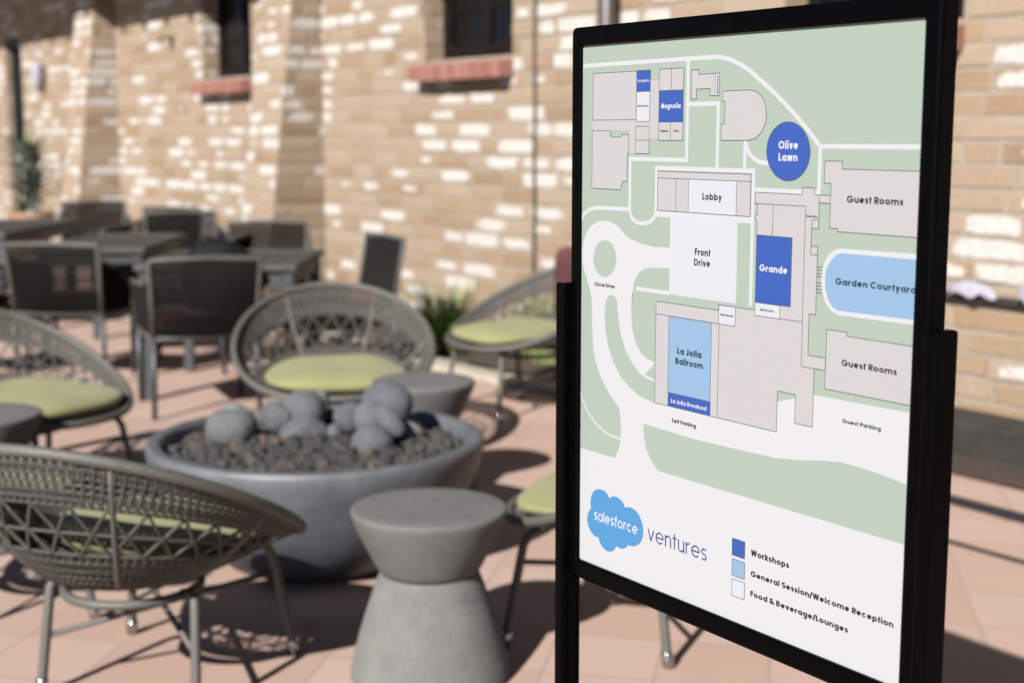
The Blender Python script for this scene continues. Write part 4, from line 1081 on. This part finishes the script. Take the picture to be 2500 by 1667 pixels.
# ================================================================== MAP SIGN
SX0, SZ0, SY = -1.522, 0.815, 1.15
sign = tag(empty('map_sign', (-1.24, SY, 0)), 'black framed site map on a two-post floor stand in the right foreground', 'sign')
OX, OY = -1.24, SY
G = lambda x, y, z: (x - OX, y - OY, z)
LAY = dict(base=0.0, step=.00008)
PAL = ['paper', 'green', 'white', 'food', 'beige', 'blue', 'light', 'line']
b = MB()
n = b.add([G(-1.53, SY, .806), G(-.954, SY, .806), G(-.954, SY, 1.522), G(-1.53, SY, 1.522), G(-1.53, SY + .004, .806), G(-.954, SY + .004, .806), G(-.954, SY + .004, 1.522), G(-1.53, SY + .004, 1.522)])
for q in ((0, 1, 2, 3), (1, 5, 6, 2), (5, 4, 7, 6), (4, 0, 3, 7), (3, 2, 6, 7), (4, 5, 1, 0)): b.face([n + i for i in q], 0)
UMIN, UMAX = -7.0, 567.0
for i, (L, c, kind, pts, w_) in enumerate(MAP_ITEMS):
    y = SY - LAY['step'] * L - .0000012 * (i % 48)
    conv = lambda p, y=y: G(SX0 + min(UMAX, max(UMIN, p[0])) / 1000, y, SZ0 + p[1] / 1000)
    mi = PAL.index(c)
    if kind == 'f':
        ar = sum(pts[k][0] * pts[(k + 1) % len(pts)][1] - pts[(k + 1) % len(pts)][0] * pts[k][1] for k in range(len(pts)))
        n = b.add([conv(p) for p in (pts if ar > 0 else pts[::-1])])
        b.face(range(n, n + len(pts)), mi)
    else:
        b.ribbon(pts, w_, conv, kind == 'c', mi)
poster = b.build('poster', [M[k] for k in PAL], sign)

# ---- a geometric stroke alphabet (cap height 1)
def arc(cx, cy, rx, ry, a0, a1, nseg=14):
    k = max(3, int(nseg * abs(a1 - a0) / 180))
    return [(cx + rx * math.cos(R(a0 + (a1 - a0) * i / k)), cy + ry * math.sin(R(a0 + (a1 - a0) * i / k))) for i in range(k + 1)]
def glyph(ch, w):
    h = w / 2; X = .74; r = (X - w) / 2; c = X / 2; D = -.28
    S = []
    circ = lambda cx: S.append(arc(cx, c, r, r, 0, 360) + [])
    if ch == ' ': return .30, []
    if ch in 'abdpqgo':
        if ch in 'bp':
            circ(r + h); S.append([(h, D if ch == 'p' else 0), (h, 1.0 if ch == 'b' else X)])
        else:
            circ(r + h)
            if ch == 'a': S.append([(2 * r + h, 0), (2 * r + h, X)])
            if ch == 'd': S.append([(2 * r + h, 0), (2 * r + h, 1)])
            if ch == 'g': S.append([(2 * r + h, X), (2 * r + h, -.02)] + arc(r + h, -.02, r, .25, 0, -150)[1:])
        return 2 * r + w, S
    if ch == 'c': S.append(arc(r + h, c, r, r, 48, 312)); return 2 * r + w * .8, S
    if ch == 'e': S.append(arc(r + h, c, r, r, 0, 318)); S.append([(h, c), (2 * r + h + .001, c)]); return 2 * r + w, S
    if ch in 'nhmu':
        ra = .235
        if ch == 'u':
            S.append([(h, X), (h, h + ra)] + arc(h + ra, h + ra, ra, ra, 180, 360)[1:] + [(h + 2 * ra, X)]); S.append([(h + 2 * ra, 0), (h + 2 * ra, X)]); return 2 * ra + w, S
        S.append([(h, 0), (h, 1 if ch == 'h' else X)])
        S.append(arc(h + ra, X - h - ra, ra, ra, 180, 0) + [(h + 2 * ra, 0)])
        if ch == 'm': S.append(arc(h + 3 * ra, X - h - ra, ra, ra, 180, 0) + [(h + 4 * ra, 0)]); return 4 * ra + w, S
        return 2 * ra + w, S
    if ch == 'r': S += [[(h, 0), (h, X)], arc(h + .25, X - h - .25, .25, .25, 180, 75)]; return .32 + h, S
    if ch == 'i': S += [[(h, 0), (h, X)], [(h, .86), (h, .86 + max(w, .12))]]; return w, S
    if ch == 'l': S.append([(h, 0), (h, 1.0)]); return w, S
    if ch == 't': S += [[(.17, 0), (.17, .97)], [(0, X - h), (.36, X - h)]]; return .36, S
    if ch == 'f': S += [[(.17, 0), (.17, .8)] + arc(.17 + .17, .8, .17, 1 - h - .8, 180, 80)[1:], [(0, X - h), (.38, X - h)]]; return .38, S
    if ch == 'F_': pass
    if ch in 'sS':
        H = X if ch == 's' else 1.0; rs = (H - w) / 4; rx = rs * (1.12 if ch == 's' else 1.2); cx = rx + h
        S.append(arc(cx, H - h - rs, rx, rs, 28, 270) + arc(cx, h + rs, rx, rs, 90, -152)[1:]); return 2 * rx + w, S
    if ch == 'v': S += [[(h, X), (.31, 0)], [(.62 - h, X), (.31, 0)]]; return .62, S
    if ch == 'w': S += [[(h, X), (.25, 0)], [(.25, 0), (.45, X)], [(.45, X), (.65, 0)], [(.65, 0), (.9 - h, X)]]; return .9, S
    if ch == 'y': S += [[(h, X), (.31, 0.02)], [(.62 - h, X), (.20, D)]]; return .62, S
    if ch == 'k': S += [[(h, 0), (h, 1)], [(h, .27), (.50, X)], [(.22, .42), (.56, 0)]]; return .58, S
    if ch == 'B': S += [[(h, 0), (h, 1)], [(h, 1 - h), (.30, 1 - h)] + arc(.30, (1 - h + .53) / 2, .22, (1 - h - .53) / 2, 90, -90)[1:] + [(h, .53)], [(h, .53), (.32, .53)] + arc(.32, (h + .53) / 2, .25, (.53 - h) / 2, 90, -90)[1:] + [(h, h)]]; return .60 + h, S
    if ch in 'CGO':
        ro = .5 - h; cx = .5
        if ch == 'O': S.append(arc(cx, .5, ro, ro, 0, 360, 20)); return 1.0, S
        if ch == 'C': S.append(arc(cx, .5, ro, ro, 45, 315, 20)); return .90, S
        S.append(arc(cx, .5, ro, ro, 42, 358, 20)); S.append([(.52, .48), (1 - h * .4, .48)]); return 1.0, S
    if ch == 'D': S += [[(h, 0), (h, 1)], [(h, 1 - h), (.32, 1 - h)] + arc(.32, .5, .42 - h + .06, .5 - h, 90, -90)[1:] + [(h, h)]]; return .80, S
    if ch == 'E': S += [[(h, 0), (h, 1)], [(h, 1 - h), (.54, 1 - h)], [(h, .52), (.50, .52)], [(h, h), (.54, h)]]; return .55, S
    if ch == 'F': S += [[(h, 0), (h, 1)], [(h, 1 - h), (.52, 1 - h)], [(h, .52), (.48, .52)]]; return .52, S
    if ch == 'J': S.append([(.46 - h, 1), (.46 - h, .24)] + arc(.23, .24, .23 - h, .24 - h, 0, -180)[1:]); return .46, S
    if ch == 'L': S += [[(h, 0), (h, 1)], [(h, h), (.46, h)]]; return .46, S
    if ch == 'M': S += [[(h, 0), (h + .05, 1)], [(h + .05, 1), (.46, .05)], [(.46, .05), (.87 - h, 1)], [(.87 - h, 1), (.92 - h, 0)]]; return .92, S
    if ch in 'PR':
        S += [[(h, 0), (h, 1)], [(h, 1 - h), (.32, 1 - h)] + arc(.32, (1 - h + .46) / 2, .24, (1 - h - .46) / 2, 90, -90)[1:] + [(h, .46)]]
        if ch == 'R': S.append([(.28, .46), (.56, 0)])
        return .58 + h * .3, S
    if ch == 'W': S += [[(h, 1), (.31, 0)], [(.31, 0), (.55, 1)], [(.55, 1), (.79, 0)], [(.79, 0), (1.1 - h, 1)]]; return 1.1, S
    if ch == '/': S.append([(0.02, -.08), (.34, 1.04)]); return .36, S
    if ch == '&': S += [arc(.33, .78, .17, .22 - h, -50, 260), [(.21, .62), (.78, 0)], arc(.31, .26, .31 - h, .26 - h, 110, 330), [(.50, .12), (.72, .44)]]; return .78, S
    return .5, [[(h, 0), (h, X)]]
def write(b, text, u, v, width, cap, mi, w, y, vertical=False, gap=.125):
    text = text.rstrip('|')
    x = 0; items_ = []
    for ch in text:
        a, S = glyph(ch, w)
        for s in S: items_.append((x, s))
        x += a + (gap if ch != ' ' else 0)
    total = x - gap
    kx = width / total
    for i, (x0, s) in enumerate(items_):
        yy = y - .000003 * (i % 5)
        if vertical: conv = lambda p: G(SX0 + (u - p[1] * cap) / 1000, yy, SZ0 + (v + p[0] * kx) / 1000)
        else: conv = lambda p: G(SX0 + (u + p[0] * kx) / 1000, yy, SZ0 + (v + p[1] * cap) / 1000)
        pts = [(p[0] + x0, p[1]) for p in s]
        closed = len(pts) > 8 and abs(pts[0][0] - pts[-1][0]) < 1e-6 and abs(pts[0][1] - pts[-1][1]) < 1e-6
        b.ribbon(pts[:-1] if closed else pts, w, conv, closed, mi)
TP = ['ink', 'ink2', 'textwhite']
b = MB()
for (s, u, v, wd, cap, c, w_) in MAP_TEXT:
    if c == 'navy' or s == 'salesforce': continue
    write(b, s, u, v, wd, cap, TP.index(c), w_, SY - LAY['step'] * 7, s.endswith('|'))
b.build('lettering', [M[k] for k in TP], poster)
b = MB()
cl = CLOUD; ar = sum(cl[k][0] * cl[(k + 1) % len(cl)][1] - cl[(k + 1) % len(cl)][0] * cl[k][1] for k in range(len(cl)))
n = b.add([G(SX0 + p[0] / 1000, SY - LAY['step'] * 5, SZ0 + p[1] / 1000) for p in (cl if ar > 0 else cl[::-1])]); b.face(range(n, n + len(cl)), 0)
for (s, u, v, wd, cap, c, w_) in MAP_TEXT:
    if s == 'salesforce': write(b, s, u, v, wd, cap, 1, w_, SY - LAY['step'] * 7, gap=.10)
    if s == 'ventures': write(b, s, u, v, wd, cap, 2, w_, SY - LAY['step'] * 7, gap=.14)
b.build('logo', [M['cloud'], M['textwhite'], M['navy']], poster)
# ---- frame: four mitred rails, bevelled inward
b = MB()
IN = (-1.522, -.957, .8175, 1.513); OUT = (-1.540, -.935, .792, 1.537)
prof = [(0.0, .004), (0.0, -.0035), (.10, -.0052), (.28, -.006), (.84, -.006), (.96, -.0045), (1.0, -.0015), (1.0, .018)]   # 0 inner .. 1 outer, y offset
def rect(t):
    return [(IN[0] + (OUT[0] - IN[0]) * t, IN[2] + (OUT[2] - IN[2]) * t), (IN[1] + (OUT[1] - IN[1]) * t, IN[2] + (OUT[2] - IN[2]) * t),
            (IN[1] + (OUT[1] - IN[1]) * t, IN[3] + (OUT[3] - IN[3]) * t), (IN[0] + (OUT[0] - IN[0]) * t, IN[3] + (OUT[3] - IN[3]) * t)]
rows = []
CORN = [(-1, -1), (1, -1), (1, 1), (-1, 1)]
for t, yo in prof:
    ring = []
    rc = rect(t)
    for k in range(4):
        x, z = rc[k]; sx, sz = CORN[k]
        rr = .003 + .004 * t
        for q in range(5):
            a = R(90 * q / 4)
            # rounded corner, walking anticlockwise
            if k == 0: dx, dz = -math.cos(a), -math.sin(a)
            elif k == 1: dx, dz = math.sin(a), -math.cos(a)
            elif k == 2: dx, dz = math.cos(a), math.sin(a)
            else: dx, dz = -math.sin(a), math.cos(a)
            ring.append(G(x - sx * rr + dx * rr, SY + yo, z - sz * rr + dz * rr))
    rows.append(b.add(ring))
NR = 20
for i in range(len(rows) - 1):
    for k in range(NR):
        a, c = rows[i] + k, rows[i] + (k + 1) % NR
        d, e = rows[i + 1] + (k + 1) % NR, rows[i + 1] + k
        b.face((a, e, d, c))
fo = b.build('frame', M['black'], sign)
m = MB(); m.box(G(-1.538, SY + .0045, .794), G(-.939, SY + .009, 1.535)); m.build('backing_board', M['black'], sign)
# ---- posts: channel sections the frame drops into
for (xa, xb, zt) in ((-1.5545, -1.5375, 1.200), (-.9295, -.913, 1.205)):
    b = MB()
    y0, y1 = SY - .020, SY + .014
    b.box(G(xa, y0, .012), G(xb, y1, zt))
    po = bevel(b.build('post', M['black'], sign), .0035, 3)
    s_ = MB(); xx = xb if xb < -1.5 else xa
    s_.box(G(xx - .002 if xx == xb else xx - .006, y0 + .012, .20) if False else G(min(xx, xx + (.003 if xx == xb else -.003)), y0 + .011, .012), G(max(xx, xx + (.003 if xx == xb else -.003)), y1 - .010, .782))
    s_.build('channel_lip', M['black'], po)
for xa in (-1.565, -.94):
    b = MB(); b.box(G(xa, SY - .19, 0.001), G(xa + .045, SY + .20, .012)); bevel(b.build('foot', M['black'], sign), .003)
b = MB(); b.box(G(-1.537, SY - .012, .14), G(-.930, SY + .006, .165)); bevel(b.build('stretcher', M['black'], sign), .003)
